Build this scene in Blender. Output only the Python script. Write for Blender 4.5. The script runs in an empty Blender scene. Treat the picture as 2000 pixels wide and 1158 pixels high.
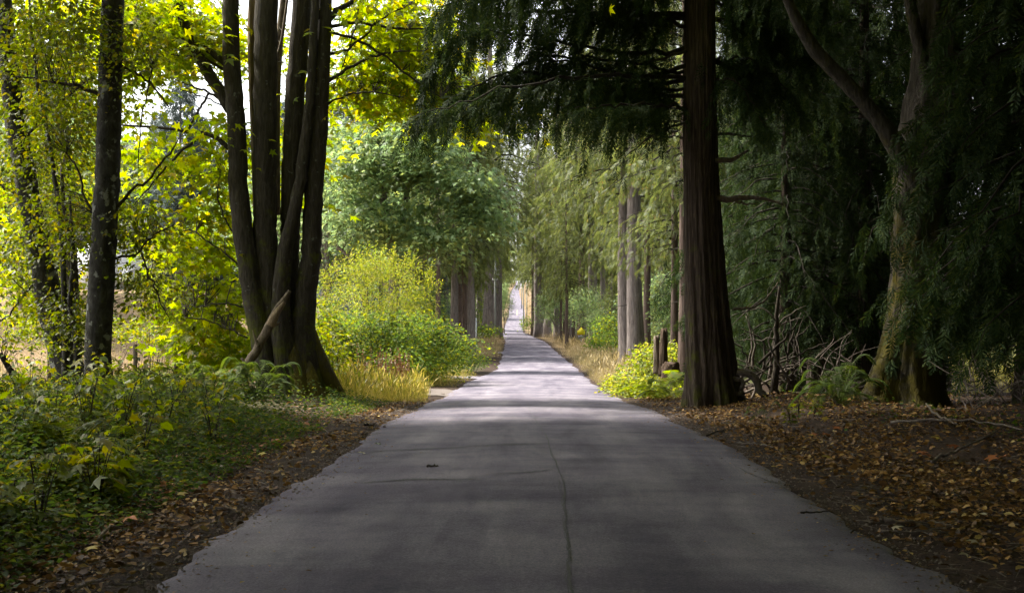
import bpy, math, random
import numpy as np
from mathutils import Vector, Matrix

rng = np.random.default_rng(11)
random.seed(5)
sc = bpy.context.scene
COL = sc.collection

# ------------------------------------------------------------------ camera, sky, sun, exposure
CAMZ, FPX, VX, VY = 1.7, 2400.0, 1036.0, 619.0
cd = bpy.data.cameras.new('camera')
cam = bpy.data.objects.new('camera', cd); COL.objects.link(cam)
cam.location = (0, 0, CAMZ); cam.rotation_euler = (math.radians(90), 0, 0)
cd.sensor_width = 36; cd.lens = 43.2; cd.shift_x = -0.018; cd.shift_y = 0.020
cd.clip_start = 0.05; cd.clip_end = 6000
sc.camera = cam

SUN_EL, SUN_AZ = math.radians(53), math.radians(-66)
w = bpy.data.worlds.new('World'); sc.world = w; w.use_nodes = True
nt = w.node_tree; nt.nodes.clear()
sky = nt.nodes.new('ShaderNodeTexSky'); sky.sky_type = 'NISHITA'; sky.sun_disc = False
sky.sun_elevation = SUN_EL; sky.sun_rotation = SUN_AZ % (2 * math.pi)
sky.air_density = 1.0; sky.dust_density = 3.0; sky.ozone_density = 1.0
hs = nt.nodes.new('ShaderNodeHueSaturation'); hs.inputs['Saturation'].default_value = 0.22
bg = nt.nodes.new('ShaderNodeBackground'); bg.inputs['Strength'].default_value = 0.13
wo = nt.nodes.new('ShaderNodeOutputWorld')
nt.links.new(sky.outputs[0], hs.inputs['Color']); nt.links.new(hs.outputs[0], bg.inputs[0]); nt.links.new(bg.outputs[0], wo.inputs[0])

sd = bpy.data.lights.new('sun', 'SUN'); sd.energy = 3.4; sd.angle = math.radians(5); sd.color = (1.0, 0.94, 0.82)
sun = bpy.data.objects.new('sun', sd); COL.objects.link(sun); sun.location = (-20, 20, 40)
sdir = Vector((math.cos(SUN_EL) * math.sin(SUN_AZ), math.cos(SUN_EL) * math.cos(SUN_AZ), math.sin(SUN_EL)))
sun.rotation_euler = sdir.to_track_quat('Z', 'Y').to_euler()

sc.view_settings.view_transform = 'Standard'; sc.view_settings.look = 'None'
sc.view_settings.gamma = 1.0; sc.view_settings.use_curve_mapping = False
sc.view_settings.exposure = 2.0
sc.render.engine = 'CYCLES'
cy = sc.cycles
cy.use_denoising = True
cy.max_bounces = 6; cy.diffuse_bounces = 4; cy.glossy_bounces = 1; cy.transmission_bounces = 4; cy.transparent_max_bounces = 4
cy.sample_clamp_indirect = 6.0
cy.use_adaptive_sampling = True; cy.adaptive_threshold = 0.025

# ------------------------------------------------------------------ helpers
def P(px, py, Y):
    """photo pixel at distance Y -> world"""
    return np.array([(px - VX) / FPX * Y, Y, CAMZ - (py - VY) / FPX * Y])
def PX(px, Y): return (px - VX) / FPX * Y

class G:
    def __init__(s): s.v = []; s.f = {}; s.n = 0
    def add(s, V, *faces):
        V = np.asarray(V, float).reshape(-1, 3)
        for F in faces:
            F = np.asarray(F, int)
            if F.size: s.f.setdefault(F.shape[1], []).append(F + s.n)
        s.v.append(V); s.n += len(V)
    def mesh(s, name, mat, origin=(0, 0, 0), smooth=False):
        V = np.concatenate(s.v) - np.asarray(origin, float) if s.v else np.zeros((0, 3))
        me = bpy.data.meshes.new(name)
        me.vertices.add(len(V)); me.vertices.foreach_set('co', V.astype(np.float32).ravel())
        idx, start, tot = [], [], 0
        for k, L in s.f.items():
            F = np.concatenate(L); idx.append(F.ravel())
            start.append(tot + np.arange(len(F)) * k); tot += F.size
        idx = np.concatenate(idx); start = np.concatenate(start)
        me.loops.add(tot); me.loops.foreach_set('vertex_index', idx.astype(np.int32))
        me.polygons.add(len(start)); me.polygons.foreach_set('loop_start', start.astype(np.int32))
        if smooth: me.polygons.foreach_set('use_smooth', np.ones(len(start), bool))
        me.update(calc_edges=True)
        for m in (mat if isinstance(mat, (list, tuple)) else [mat]): me.materials.append(m)
        return me
    def build(s, name, mat, parent=None, smooth=False, kind=None, label=None):
        o = bpy.data.objects.new(name, s.mesh(name, mat, tuple(parent.location) if parent else (0, 0, 0), smooth))
        COL.objects.link(o)
        if parent: o.parent = parent
        if kind: o['kind'] = kind
        if label: o['label'] = label
        return o

def tag(o, label, cat, group=None):
    o['label'] = label; o['category'] = cat
    if group: o['group'] = group
    return o
def thing(name, label, cat, loc=(0, 0, 0), group=None):
    o = bpy.data.objects.new(name, None); COL.objects.link(o); o.empty_display_size = .2
    o.location = tuple(float(a) for a in loc)
    return tag(o, label, cat, group)
def copy_tree(src, loc, rz=0, s=1, label=None, cat=None, group=None, name=None):
    r = src.copy(); COL.objects.link(r); r.location = tuple(float(a) for a in loc); r.rotation_euler = (0, 0, rz)
    r.scale = (s, s, s) if np.isscalar(s) else s
    if name: r.name = name
    if label: r['label'] = label
    if cat: r['category'] = cat
    if group: r['group'] = group
    for ch in src.children:
        c = ch.copy(); COL.objects.link(c); c.parent = r
        for g in ch.children:
            d = g.copy(); COL.objects.link(d); d.parent = c
    return r
def nrmz(a): return a / np.maximum(np.linalg.norm(a, axis=-1, keepdims=True), 1e-9)
def sstep(a, b, x):
    t = np.clip((x - a) / (b - a), 0, 1); return t * t * (3 - 2 * t)
def spl(pts, n):
    p = np.asarray(pts, float)
    if len(p) == 2: return p[0] + (p[1] - p[0]) * np.linspace(0, 1, n)[:, None]
    q = np.vstack([2 * p[0] - p[1], p, 2 * p[-1] - p[-2]])
    t = np.linspace(0, len(p) - 1 - 1e-6, n); i = t.astype(int); u = (t - i)[:, None]
    a, b, c, d = q[i], q[i + 1], q[i + 2], q[i + 3]
    return .5 * (2 * b + (c - a) * u + (2 * a - 5 * b + 4 * c - d) * u ** 2 + (3 * b - a - 3 * c + d) * u ** 3)
def tube(g, pts, rad, k=8, fl=None, cap=True):
    """tube along pts; fl(theta, t, i) multiplies the radius"""
    p = np.asarray(pts, float); n = len(p); rad = np.broadcast_to(np.asarray(rad, float), (n,))
    T = nrmz(np.gradient(p, axis=0))
    ref = np.array([1., 0, 0]) if abs(T[0][2]) > .6 else np.array([0, 0, 1.])
    U = np.zeros((n, 3)); u = ref
    for i in range(n):
        u = u - T[i] * u.dot(T[i]); u = u / max(np.linalg.norm(u), 1e-9); U[i] = u
    W = np.cross(T, U)
    th = np.arange(k) * 2 * math.pi / k
    R = np.repeat(rad[:, None], k, 1)
    if fl is not None: R = R * fl(th[None, :], np.linspace(0, 1, n)[:, None])
    V = p[:, None] + R[..., None] * (np.cos(th)[None, :, None] * U[:, None] + np.sin(th)[None, :, None] * W[:, None])
    a = (np.arange(n - 1)[:, None] * k + np.arange(k)[None]).ravel()
    b = (np.arange(n - 1)[:, None] * k + (np.arange(k)[None] + 1) % k).ravel()
    F = np.stack([a, b, b + k, a + k], 1)
    V = V.reshape(-1, 3)
    if cap:
        V = np.vstack([V, p[0], p[-1]]); e = np.arange(k); e2 = (e + 1) % k
        g.add(V, F, np.stack([e2, e, np.full(k, n * k)], 1), np.stack([e + (n - 1) * k, e2 + (n - 1) * k, np.full(k, n * k + 1)], 1))
    else: g.add(V, F)
def box(g, c, s, rz=0):
    c = np.asarray(c, float); s = np.asarray(s, float) / 2
    V = np.array([[x, y, z] for z in (-1, 1) for y in (-1, 1) for x in (-1, 1)], float) * s
    if rz:
        ca, sa = math.cos(rz), math.sin(rz); V = np.stack([V[:, 0] * ca - V[:, 1] * sa, V[:, 0] * sa + V[:, 1] * ca, V[:, 2]], 1)
    g.add(V + c, [[0, 2, 3, 1], [4, 5, 7, 6], [0, 1, 5, 4], [2, 6, 7, 3], [0, 4, 6, 2], [1, 3, 7, 5]])
def stamp(g, tm, pos, axis, nrm, size):
    TV, TF = tm; pos = np.asarray(pos, float); n = len(pos)
    if n == 0: return
    y = nrmz(np.asarray(axis, float)); x = nrmz(np.cross(y, nrm)); z = np.cross(x, y)
    size = np.broadcast_to(np.asarray(size, float), (n,))
    V = pos[:, None] + size[:, None, None] * (TV[None, :, 0:1] * x[:, None] + TV[None, :, 1:2] * y[:, None] + TV[None, :, 2:3] * z[:, None])
    m = len(TV)
    g.add(V.reshape(-1, 3), *[(np.asarray(F)[None] + (np.arange(n) * m)[:, None, None]).reshape(-1, len(F[0])) for F in TF])
def rnd(n): return rng.normal(size=(n, 3))
UP = np.array([0, 0, 1.])

# leaf templates: x across, y along, z normal
def _half(pts):
    R_ = [(x, y, z) for x, y, z in pts]; L_ = [(-x, y, z) for x, y, z in pts[1:-1]]
    V = np.array(R_ + L_, float); k = len(R_)
    return V, [[list(range(k)), [0] + [k - 1] + [k + len(L_) - 1 - i for i in range(len(L_))]]]
T_MAPLE = _half([(0, 0, 0), (.40, .00, -.10), (.20, .20, .03), (.54, .52, -.10), (.19, .44, .04), (0, .95, -.12)])
T_OVATE = _half([(0, 0, 0), (.30, .32, .06), (.23, .70, .03), (0, 1, -.10)])
T_TINY = _half([(0, 0, 0), (.24, .48, .07), (0, 1, -.06)])
T_LONG = _half([(0, 0, 0), (.13, .45, .04), (0, 1, -.18)])
def _spray(npair=6, wd=.050, ang=.75, seed=3, droop=.18):
    r = np.random.default_rng(seed); V = []; F = []
    V += [(-.012, 0, 0), (.012, 0, 0), (0, 1, -droop)]; F.append([0, 1, 2])
    for i in range(npair):
        for s in (-1, 1):
            t = .06 + .86 * (i + (.5 if s > 0 else 0)) / npair
            L = .44 * (1 - .72 * t) * r.uniform(.8, 1.2); a = ang * r.uniform(.75, 1.2)
            b = np.array([0, t, -droop * t * t]); d = np.array([s * math.sin(a), math.cos(a), r.uniform(-.35, .1)])
            pr = np.array([math.cos(a), -s * math.sin(a), 0]) * wd
            k = len(V); V += [tuple(b), tuple(b + d * L * .5 + pr), tuple(b + d * L), tuple(b + d * L * .5 - pr)]; F += [[k, k + 1, k + 2], [k, k + 2, k + 3]]
    return np.array(V), [F]
T_SPRAY = _spray(6, .040)
T_FINE = _spray(7, .031, .8, 9, .22)
T_BOUGH = _spray(6, .036, .8, 12, .22)
T_SPRAYC = _spray(4, .065, .8, 5)
def _blade():
    V = np.array([(-.011, 0, 0), (.011, 0, 0), (-.008, .5, .05), (.008, .5, .05), (0, 1, .22)]); return V, [[[0, 1, 3, 2]], [[2, 3, 4]]]
T_BLADE = _blade()
T_PLUME = (np.array([(-.004, 0, 0), (.004, 0, 0), (.0, .68, .03), (-.016, .82, .06), (.016, .80, .05), (0, 1, .14)]), [[[0, 1, 2]], [[2, 4, 5, 3]]])

# ------------------------------------------------------------------ materials
def newmat(name):
    m = bpy.data.materials.new(name); m.use_nodes = True; t = m.node_tree; t.nodes.clear()
    o = t.nodes.new('ShaderNodeOutputMaterial'); return m, t, o
def N(t, ty, **kw):
    n = t.nodes.new(ty)
    for k, v in kw.items():
        if k in n.inputs.keys(): n.inputs[k].default_value = v
        else: setattr(n, k, v)
    return n
def ramp(t, fac, stops, interp='LINEAR'):
    r = t.nodes.new('ShaderNodeValToRGB'); r.color_ramp.interpolation = interp
    e = r.color_ramp.elements
    while len(e) < len(stops): e.new(.5)
    for i, (p, c) in enumerate(stops): e[i].position = p; e[i].color = (*c, 1) if len(c) == 3 else c
    t.links.new(fac, r.inputs[0]); return r
def mixc(t, fac, a, b, mode='MIX'):
    m = t.nodes.new('ShaderNodeMix'); m.data_type = 'RGBA'; m.blend_type = mode
    for k, v in ((0, fac), (6, a), (7, b)):
        if hasattr(v, 'is_output'): t.links.new(v, m.inputs[k])
        else: m.inputs[k].default_value = v if k == 0 else (*v, 1)
    return m.outputs[2]
def leafmat(name, stops, trans=.45, tv=2.2, ts=1.15, th=.485, rough=.5, nscale=.6, spec=.35, var=.5):
    m, t, o = newmat(name); L = t.links.new
    ge = N(t, 'ShaderNodeNewGeometry'); rp = ramp(t, ge.outputs['Random Per Island'], stops)
    tc = N(t, 'ShaderNodeTexCoord'); nz = N(t, 'ShaderNodeTexNoise', Scale=nscale, Detail=2.0); L(tc.outputs['Object'], nz.inputs['Vector'])
    vr = ramp(t, nz.outputs[0], [(.32, (1 - var * .6,) * 3), (.68, (1 + var * .6,) * 3)])
    c = mixc(t, 1.0, rp.outputs[0], vr.outputs[0], 'MULTIPLY')
    p = N(t, 'ShaderNodeBsdfPrincipled', Roughness=rough); p.inputs['Specular IOR Level'].default_value = spec; L(c, p.inputs['Base Color'])
    h = N(t, 'ShaderNodeHueSaturation', Hue=th, Saturation=ts, Value=tv); L(c, h.inputs['Color'])
    tr = N(t, 'ShaderNodeBsdfTranslucent'); L(h.outputs[0], tr.inputs[0])
    mx = N(t, 'ShaderNodeMixShader', Fac=trans); L(p.outputs[0], mx.inputs[1]); L(tr.outputs[0], mx.inputs[2]); L(mx.outputs[0], o.inputs[0])
    return m
def barkmat(name, c0, c1, c2, sc_=(7, 7, .9), bump=.6, moss=0, mossc=(.07, .075, .008), patch=None, rough=.9):
    m, t, o = newmat(name); L = t.links.new
    tc = N(t, 'ShaderNodeTexCoord'); mp = N(t, 'ShaderNodeMapping'); mp.inputs['Scale'].default_value = sc_; L(tc.outputs['Object'], mp.inputs[0])
    n1 = N(t, 'ShaderNodeTexNoise', Scale=2.2, Detail=8.0, Roughness=.62, Distortion=.6); L(mp.outputs[0], n1.inputs['Vector'])
    r1 = ramp(t, n1.outputs[0], [(.30, c0), (.52, c1), (.74, c2)])
    col = r1.outputs[0]
    if patch:
        n2 = N(t, 'ShaderNodeTexNoise', Scale=patch[1], Detail=5.0, Roughness=.6); L(tc.outputs['Object'], n2.inputs['Vector'])
        r2 = ramp(t, n2.outputs[0], [(patch[2], (0, 0, 0)), (patch[2] + .05, (1, 1, 1))]); col = mixc(t, r2.outputs[0], col, patch[0])
    if moss:
        n3 = N(t, 'ShaderNodeTexNoise', Scale=1.7, Detail=7.0, Roughness=.7); L(tc.outputs['Object'], n3.inputs['Vector'])
        sx = N(t, 'ShaderNodeSeparateXYZ'); L(tc.outputs['Object'], sx.inputs[0])
        mr = N(t, 'ShaderNodeMapRange'); mr.inputs['From Min'].default_value = 0; mr.inputs['From Max'].default_value = 6; mr.inputs['To Min'].default_value = .16; mr.inputs['To Max'].default_value = -.06; L(sx.outputs[2], mr.inputs[0])
        ad = N(t, 'ShaderNodeMath', operation='ADD'); L(n3.outputs[0], ad.inputs[0]); L(mr.outputs[0], ad.inputs[1])
        r3 = ramp(t, ad.outputs[0], [(.66 - moss * .3, (0, 0, 0)), (.80 - moss * .3, (1, 1, 1))]); col = mixc(t, r3.outputs[0], col, mossc)
    p = N(t, 'ShaderNodeBsdfPrincipled', Roughness=rough); p.inputs['Specular IOR Level'].default_value = .2; L(col, p.inputs['Base Color'])
    b = N(t, 'ShaderNodeBump', Strength=bump, Distance=.06); L(n1.outputs[0], b.inputs['Height']); L(b.outputs[0], p.inputs['Normal']); L(p.outputs[0], o.inputs[0])
    return m
def plain(name, c, rough=.6, metal=0, var=.15, scale=8, bump=0):
    m, t, o = newmat(name); L = t.links.new
    tc = N(t, 'ShaderNodeTexCoord'); n1 = N(t, 'ShaderNodeTexNoise', Scale=scale, Detail=5.0); L(tc.outputs['Object'], n1.inputs['Vector'])
    r = ramp(t, n1.outputs[0], [(.3, tuple(a * (1 - var) for a in c)), (.7, tuple(min(1, a * (1 + var)) for a in c))])
    p = N(t, 'ShaderNodeBsdfPrincipled', Roughness=rough, Metallic=metal); L(r.outputs[0], p.inputs['Base Color'])
    if bump:
        b = N(t, 'ShaderNodeBump', Strength=bump, Distance=.02); L(n1.outputs[0], b.inputs['Height']); L(b.outputs[0], p.inputs['Normal'])
    L(p.outputs[0], o.inputs[0]); return m

M = {}
M['maple'] = leafmat('maple leaf', [(0, (.07, .11, .005)), (.5, (.11, .14, .005)), (.85, (.14, .15, .006)), (1, (.19, .15, .008))], .62, 3.7, 1.1, .493)
M['maple_far'] = leafmat('bigleaf maple leaf', [(0, (.065, .115, .045)), (.6, (.10, .16, .06)), (1, (.15, .19, .04))], .50, 2.6, 1.0, .478, rough=.5, spec=.4)
M['alder'] = leafmat('alder leaf', [(0, (.035, .055, .008)), (.7, (.065, .085, .010)), (1, (.12, .11, .010))], .50, 3.0, 1.15, .48)
M['willow'] = leafmat('willow leaf', [(0, (.085, .13, .016)), (.5, (.145, .18, .02)), (.85, (.21, .215, .028)), (1, (.27, .25, .06))], .48, 2.4, 1.1, .485)
M['bramble'] = leafmat('bramble leaf', [(0, (.045, .085, .02)), (.6, (.085, .13, .03)), (1, (.17, .18, .02))], .44, 2.5, 1.15, .485, rough=.6, spec=.15)
M['herb'] = leafmat('herb leaf', [(0, (.025, .05, .010)), (.6, (.05, .085, .014)), (.9, (.09, .11, .015)), (1, (.16, .14, .02))], .40, 2.2, 1.1, .485, rough=.65, spec=.15)
M['sapling'] = leafmat('sapling leaf', [(0, (.07, .11, .010)), (.6, (.11, .14, .012)), (1, (.17, .16, .014))], .5, 2.5, 1.1, .485)
M['cedar'] = leafmat('cedar spray', [(0, (.013, .026, .009)), (.6, (.022, .042, .012)), (1, (.045, .062, .014))], .22, 2.0, 1.1, .48, rough=.7, var=.6, spec=.1)
M['hemlock'] = leafmat('hemlock spray', [(0, (.05, .075, .020)), (.6, (.085, .11, .028)), (.95, (.115, .13, .032)), (1, (.15, .10, .03))], .38, 2.2, 1.05, .48, rough=.6, var=.6)
M['fir_haze'] = leafmat('haze-tinted fir spray', [(0, (.045, .065, .055)), (1, (.075, .10, .085))], .25, 1.8, 1.0, .48, rough=.7)  # grey-blue leaf colour stands in for haze; the air itself is clear
M['fern'] = leafmat('fern frond', [(0, (.035, .065, .010)), (1, (.07, .105, .015))], .40, 2.2, 1.1, .48)
M['bracken'] = leafmat('bracken frond', [(0, (.09, .14, .010)), (.8, (.14, .18, .012)), (1, (.18, .15, .02))], .5, 2.3, 1.1, .485)
M['grass_gold'] = leafmat('golden grass', [(0, (.24, .18, .07)), (.6, (.38, .29, .14)), (1, (.50, .41, .24))], .3, 1.3, 1.05, .5)
M['grass_mix'] = leafmat('green gold grass', [(0, (.10, .12, .016)), (.45, (.19, .18, .028)), (.8, (.30, .24, .06)), (1, (.42, .34, .13))], .45, 1.8, 1.1, .49)
M['dock'] = leafmat('dock seed', [(0, (.11, .045, .02)), (1, (.22, .11, .05))], .2, 1.3, 1.0, .5)
M['litter'] = leafmat('leaf litter', [(0, (.05, .027, .012)), (.3, (.11, .056, .018)), (.7, (.24, .125, .03)), (.92, (.34, .20, .055)), (1, (.36, .27, .09))], .12, 1.3, 1.0, .5, rough=.7, nscale=1.2)
M['leaf_orange'] = leafmat('orange leaf', [(0, (.36, .10, .03)), (1, (.42, .17, .06))], .2, 1.3, 1, .5)
M['leaf_yellow'] = leafmat('yellow leaf', [(0, (.40, .28, .03)), (1, (.45, .36, .08))], .2, 1.3, 1, .5)
M['leaf_pale'] = leafmat('pale leaf', [(0, (.36, .30, .20)), (1, (.42, .38, .26))], .2, 1.2, 1, .5)
M['leaf_green'] = leafmat('green leaf', [(0, (.16, .24, .08)), (1, (.2, .26, .10))], .2, 1.2, 1, .5)
M['bark_maple'] = barkmat('maple bark', (.018, .014, .011), (.040, .033, .026), (.078, .067, .054), (7, 7, 1.2), .9, moss=.20, patch=((.11, .11, .098), 6.5, .64))
M['bark_alder'] = barkmat('alder bark', (.020, .018, .016), (.050, .046, .041), (.10, .095, .085), (4, 4, 2.2), .7, patch=((.24, .24, .22), 4.5, .58))
M['bark_cedar'] = barkmat('cedar bark', (.018, .012, .009), (.060, .043, .032), (.15, .112, .085), (11, 11, .8), 1.0, moss=.08)
M['bark_fir'] = barkmat('fir bark', (.07, .058, .052), (.17, .142, .13), (.31, .27, .245), (9, 9, .8), 1.0)
M['bark_red'] = barkmat('reddish cedar bark', (.05, .034, .028), (.12, .085, .07), (.21, .155, .13), (9, 9, .5), .8)
M['bark_mossy'] = barkmat('mossy maple bark', (.024, .020, .017), (.055, .047, .038), (.10, .086, .07), (8, 8, 1.5), 1.0, moss=.50, mossc=(.075, .062, .008))
M['twig'] = barkmat('twig bark', (.020, .016, .012), (.05, .04, .03), (.09, .075, .055), (8, 8, 4), .3)
M['twig_dark'] = barkmat('dark conifer twig bark', (.012, .010, .008), (.028, .022, .017), (.05, .042, .032), (8, 8, 4), .3)  # twig bark in a darker colour, for conifer branches
M['deadwood'] = barkmat('dead wood', (.06, .046, .032), (.14, .11, .08), (.25, .205, .15), (9, 9, 2), .6)
M['deadgrey'] = barkmat('grey dead twig', (.07, .055, .045), (.14, .115, .095), (.22, .19, .16), (9, 9, 3), .4)
M['splinter'] = barkmat('splintered wood', (.12, .085, .055), (.26, .19, .12), (.42, .33, .22), (22, 22, .5), 1.0)
M['stump'] = barkmat('rotten stump', (.025, .016, .010), (.07, .045, .03), (.13, .09, .06), (12, 12, .9), 1.0)
M['post'] = barkmat('fence post wood', (.06, .045, .032), (.13, .10, .075), (.20, .165, .13), (14, 14, 1), .5)
M['polewood'] = barkmat('utility pole wood', (.17, .18, .17), (.26, .27, .25), (.35, .36, .34), (14, 14, .5), .2)
M['metal'] = plain('galvanised metal', (.55, .57, .60), .45, .3)
M['enamel'] = plain('transformer grey enamel', (.62, .64, .68), .4)
M['wire'] = plain('wire', (.10, .10, .10), .5, .4)
M['sign_yellow'] = plain('sign yellow', (.72, .62, .01), .45, 0, .06, 3)
M['sign_black'] = plain('sign black', (.015, .012, .012), .5)
M['sign_grey'] = plain('sign plaque grey', (.30, .28, .28), .5, 0, .1, 12)
M['siding'] = plain('white siding', (.62, .64, .68), .6, 0, .06)
M['white'] = plain('white trim', (.78, .79, .8), .5, 0, .05)
M['pane'] = plain('window pane', (.03, .04, .06), .08, 0, .2)
M['roof'] = plain('roof shingle', (.09, .085, .09), .8, 0, .3, 20)

def groundmat():
    m, t, o = newmat('forest soil and dry field'); L = t.links.new
    tc = N(t, 'ShaderNodeTexCoord'); at = N(t, 'ShaderNodeAttribute', attribute_name='cover')
    n1 = N(t, 'ShaderNodeTexNoise', Scale=2.5, Detail=9.0, Roughness=.65); L(tc.outputs['Object'], n1.inputs['Vector'])
    n2 = N(t, 'ShaderNodeTexNoise', Scale=38.0, Detail=5.0, Roughness=.7); L(tc.outputs['Object'], n2.inputs['Vector'])
    soil = ramp(t, n1.outputs[0], [(.3, (.020, .013, .010)), (.55, (.045, .030, .022)), (.8, (.075, .052, .036))])
    fl = ramp(t, n2.outputs[0], [(.42, (.6, .6, .6)), (.68, (1.9, 1.75, 1.5))]); soil2 = mixc(t, 1.0, soil.outputs[0], fl.outputs[0], 'MULTIPLY')
    dry = ramp(t, n1.outputs[0], [(.3, (.13, .085, .045)), (.6, (.20, .14, .08)), (.8, (.27, .20, .13))])
    grn = ramp(t, n1.outputs[0], [(.3, (.035, .045, .012)), (.7, (.075, .08, .02))])
    sp = N(t, 'ShaderNodeSeparateColor'); L(at.outputs['Color'], sp.inputs[0])
    c = mixc(t, sp.outputs[0], soil2, dry.outputs[0]); c = mixc(t, sp.outputs[1], c, grn.outputs[0])
    p = N(t, 'ShaderNodeBsdfPrincipled', Roughness=.95); p.inputs['Specular IOR Level'].default_value = .15; L(c, p.inputs['Base Color'])
    b = N(t, 'ShaderNodeBump', Strength=.9, Distance=.03); L(n2.outputs[0], b.inputs['Height']); L(b.outputs[0], p.inputs['Normal']); L(p.outputs[0], o.inputs[0])
    return m
def roadmat():
    m, t, o = newmat('weathered asphalt'); L = t.links.new
    tc = N(t, 'ShaderNodeTexCoord')
    mp = N(t, 'ShaderNodeMapping'); mp.inputs['Scale'].default_value = (.9, .14, 1); L(tc.outputs['Object'], mp.inputs[0])
    n1 = N(t, 'ShaderNodeTexNoise', Scale=1.3, Detail=6.0, Roughness=.6, Distortion=.4); L(mp.outputs[0], n1.inputs['Vector'])   # wheel-path streaks
    mp2 = N(t, 'ShaderNodeMapping'); mp2.inputs['Scale'].default_value = (.25, .8, 1); L(tc.outputs['Object'], mp2.inputs[0])
    n4 = N(t, 'ShaderNodeTexNoise', Scale=.9, Detail=5.0, Roughness=.55); L(mp2.outputs[0], n4.inputs['Vector'])                 # repair stripes across
    n2 = N(t, 'ShaderNodeTexNoise', Scale=55.0, Detail=6.0, Roughness=.85); L(tc.outputs['Object'], n2.inputs['Vector'])        # aggregate
    n3 = N(t, 'ShaderNodeTexNoise', Scale=1.7, Detail=8.0, Roughness=.7); L(tc.outputs['Object'], n3.inputs['Vector'])
    a = ramp(t, n1.outputs[0], [(.36, (.098, .089, .115)), (.5, (.140, .128, .156)), (.64, (.186, .172, .198))])
    s = ramp(t, n4.outputs[0], [(.38, (.72, .70, .76)), (.52, (1, 1, 1)), (.66, (1.16, 1.14, 1.13))]); c = mixc(t, 1, a.outputs[0], s.outputs[0], 'MULTIPLY')
    g = ramp(t, n2.outputs[0], [(.34, (.55, .55, .57)), (.5, (1, 1, 1)), (.66, (1.6, 1.57, 1.5))]); c = mixc(t, 1, c, g.outputs[0], 'MULTIPLY')
    q = ramp(t, n3.outputs[0], [(.34, (.80, .79, .83)), (.5, (1, 1, 1)), (.66, (1.14, 1.12, 1.10))]); c = mixc(t, 1, c, q.outputs[0], 'MULTIPLY')
    p = N(t, 'ShaderNodeBsdfPrincipled', Roughness=.9); p.inputs['Specular IOR Level'].default_value = .12; L(c, p.inputs['Base Color'])
    b = N(t, 'ShaderNodeBump', Strength=.35, Distance=.006); L(n2.outputs[0], b.inputs['Height']); L(b.outputs[0], p.inputs['Normal']); L(p.outputs[0], o.inputs[0])
    return m
M['ground'] = groundmat(); M['road'] = roadmat()
M['gravel'] = plain('driveway gravel', (.115, .092, .08), .95, 0, .35, 30, .5)
M['tar'] = plain('crack filler', (.035, .032, .038), .7, 0, .3, 20)
M['crackpale'] = plain('crumbled crack', (.17, .155, .155), .9, 0, .4, 60, .5)
M['linepaint'] = plain('yellow line paint', (.6, .5, .12), .6, 0, .2)

# ------------------------------------------------------------------ road alignment and terrain
#        Y     z      centre  half-width
ROAD = np.array([
    (-60, .0, .17, 2.6), (0, .0, .17, 2.6), (8, .0, .17, 2.58), (14, .0, .13, 2.56), (20, -.03, .07, 2.50), (27, -.27, .02, 2.5), (36, -.66, -.04, 2.55),
    (52, -1.03, -.05, 2.6), (75, -1.50, .45, 2.5), (110, -1.58, .05, 2.5), (154, -1.42, -.6, 2.5), (200, -1.62, -1.8, 2.5), (280, -1.9, -3.8, 2.45), (296, -2.5, -4.0, 2.5),
    (318, -4.2, -4.3, 2.6), (345, -2.3, -4.8, 2.7), (375, -.8, -5.0, 2.7), (415, 2.05, -4.6, 2.7), (450, 4.1, -4.9, 2.8), (560, 8.0, -6.6, 2.7), (700, 14.6, -8.8, 2.6),
    (780, 18.7, -9.4, 2.2), (860, 23.0, -8.8, 2.3), (1000, 30.2, -8.8, 2.4), (1150, 31, -9, 2.4), (3000, 40, -9, 2.4)])
_yy = np.linspace(-60, 3000, 6121)
_k = np.hanning(41); _k /= _k.sum()
_tab = []
for c in (1, 2, 3):
    v = np.interp(_yy, ROAD[:, 0], ROAD[:, c]); vp = np.pad(v, 20, mode='edge'); s_ = np.convolve(vp, _k, 'valid'); _tab.append(s_)
def zr(Y): return np.interp(Y, _yy, _tab[0])
def xc(Y): return np.interp(Y, _yy, _tab[1])
def hw(Y): return np.interp(Y, _yy, _tab[2])
_ph = rng.uniform(0, 6.28, (14, 2)); _fr = rng.uniform(.25, 1.0, 14); _an = rng.uniform(0, 6.28, 14)
def wob(x, y, f):
    s = 0
    for i in range(14):
        fx, fy = math.cos(_an[i]), math.sin(_an[i]); s = s + np.sin((x * fx + y * fy) * f * (_fr[i] + .3) * 3 + _ph[i, 0]) * np.cos((x * fy - y * fx) * f * _fr[i] * 2 + _ph[i, 1])
    return s / 5
def gz(x, y):
    x = np.asarray(x, float); y = np.asarray(y, float)
    s = x - xc(y); d = np.abs(s) - hw(y); z = zr(y) - .07
    z = z + .06 * sstep(-.15, .25, d)
    side = sstep(.2, 2.5, d)
    z = z + side * wob(x, y, .55) * .05 + sstep(2, 8, d) * wob(x + 9, y, .15) * .22
    left = (s < 0)
    z = z + np.where(left, .22 * sstep(.4, 4, d) * (1 - sstep(30, 60, y)), 0)
    # soil bank under the dark trees on the far side of the road
    z = z + np.where(~left, .15 * sstep(1.5, 3.2, d) * sstep(12, 18, y) * (1 - sstep(27, 36, y)) * (1 + .5 * wob(x, y, .5)) + .12 * sstep(.5, 3, d) * (1 - sstep(40, 70, y)), 0)
    # field rising to the house
    z = z + np.where(x < 0, 5.6 * sstep(42, 118, y) * sstep(9, 34, -x) * (1 - sstep(220, 330, y)), 0)
    z = z + sstep(8, 60, d) * 1.2 * sstep(45, 120, y) * (1 - .6 * left)
    return z

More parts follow.
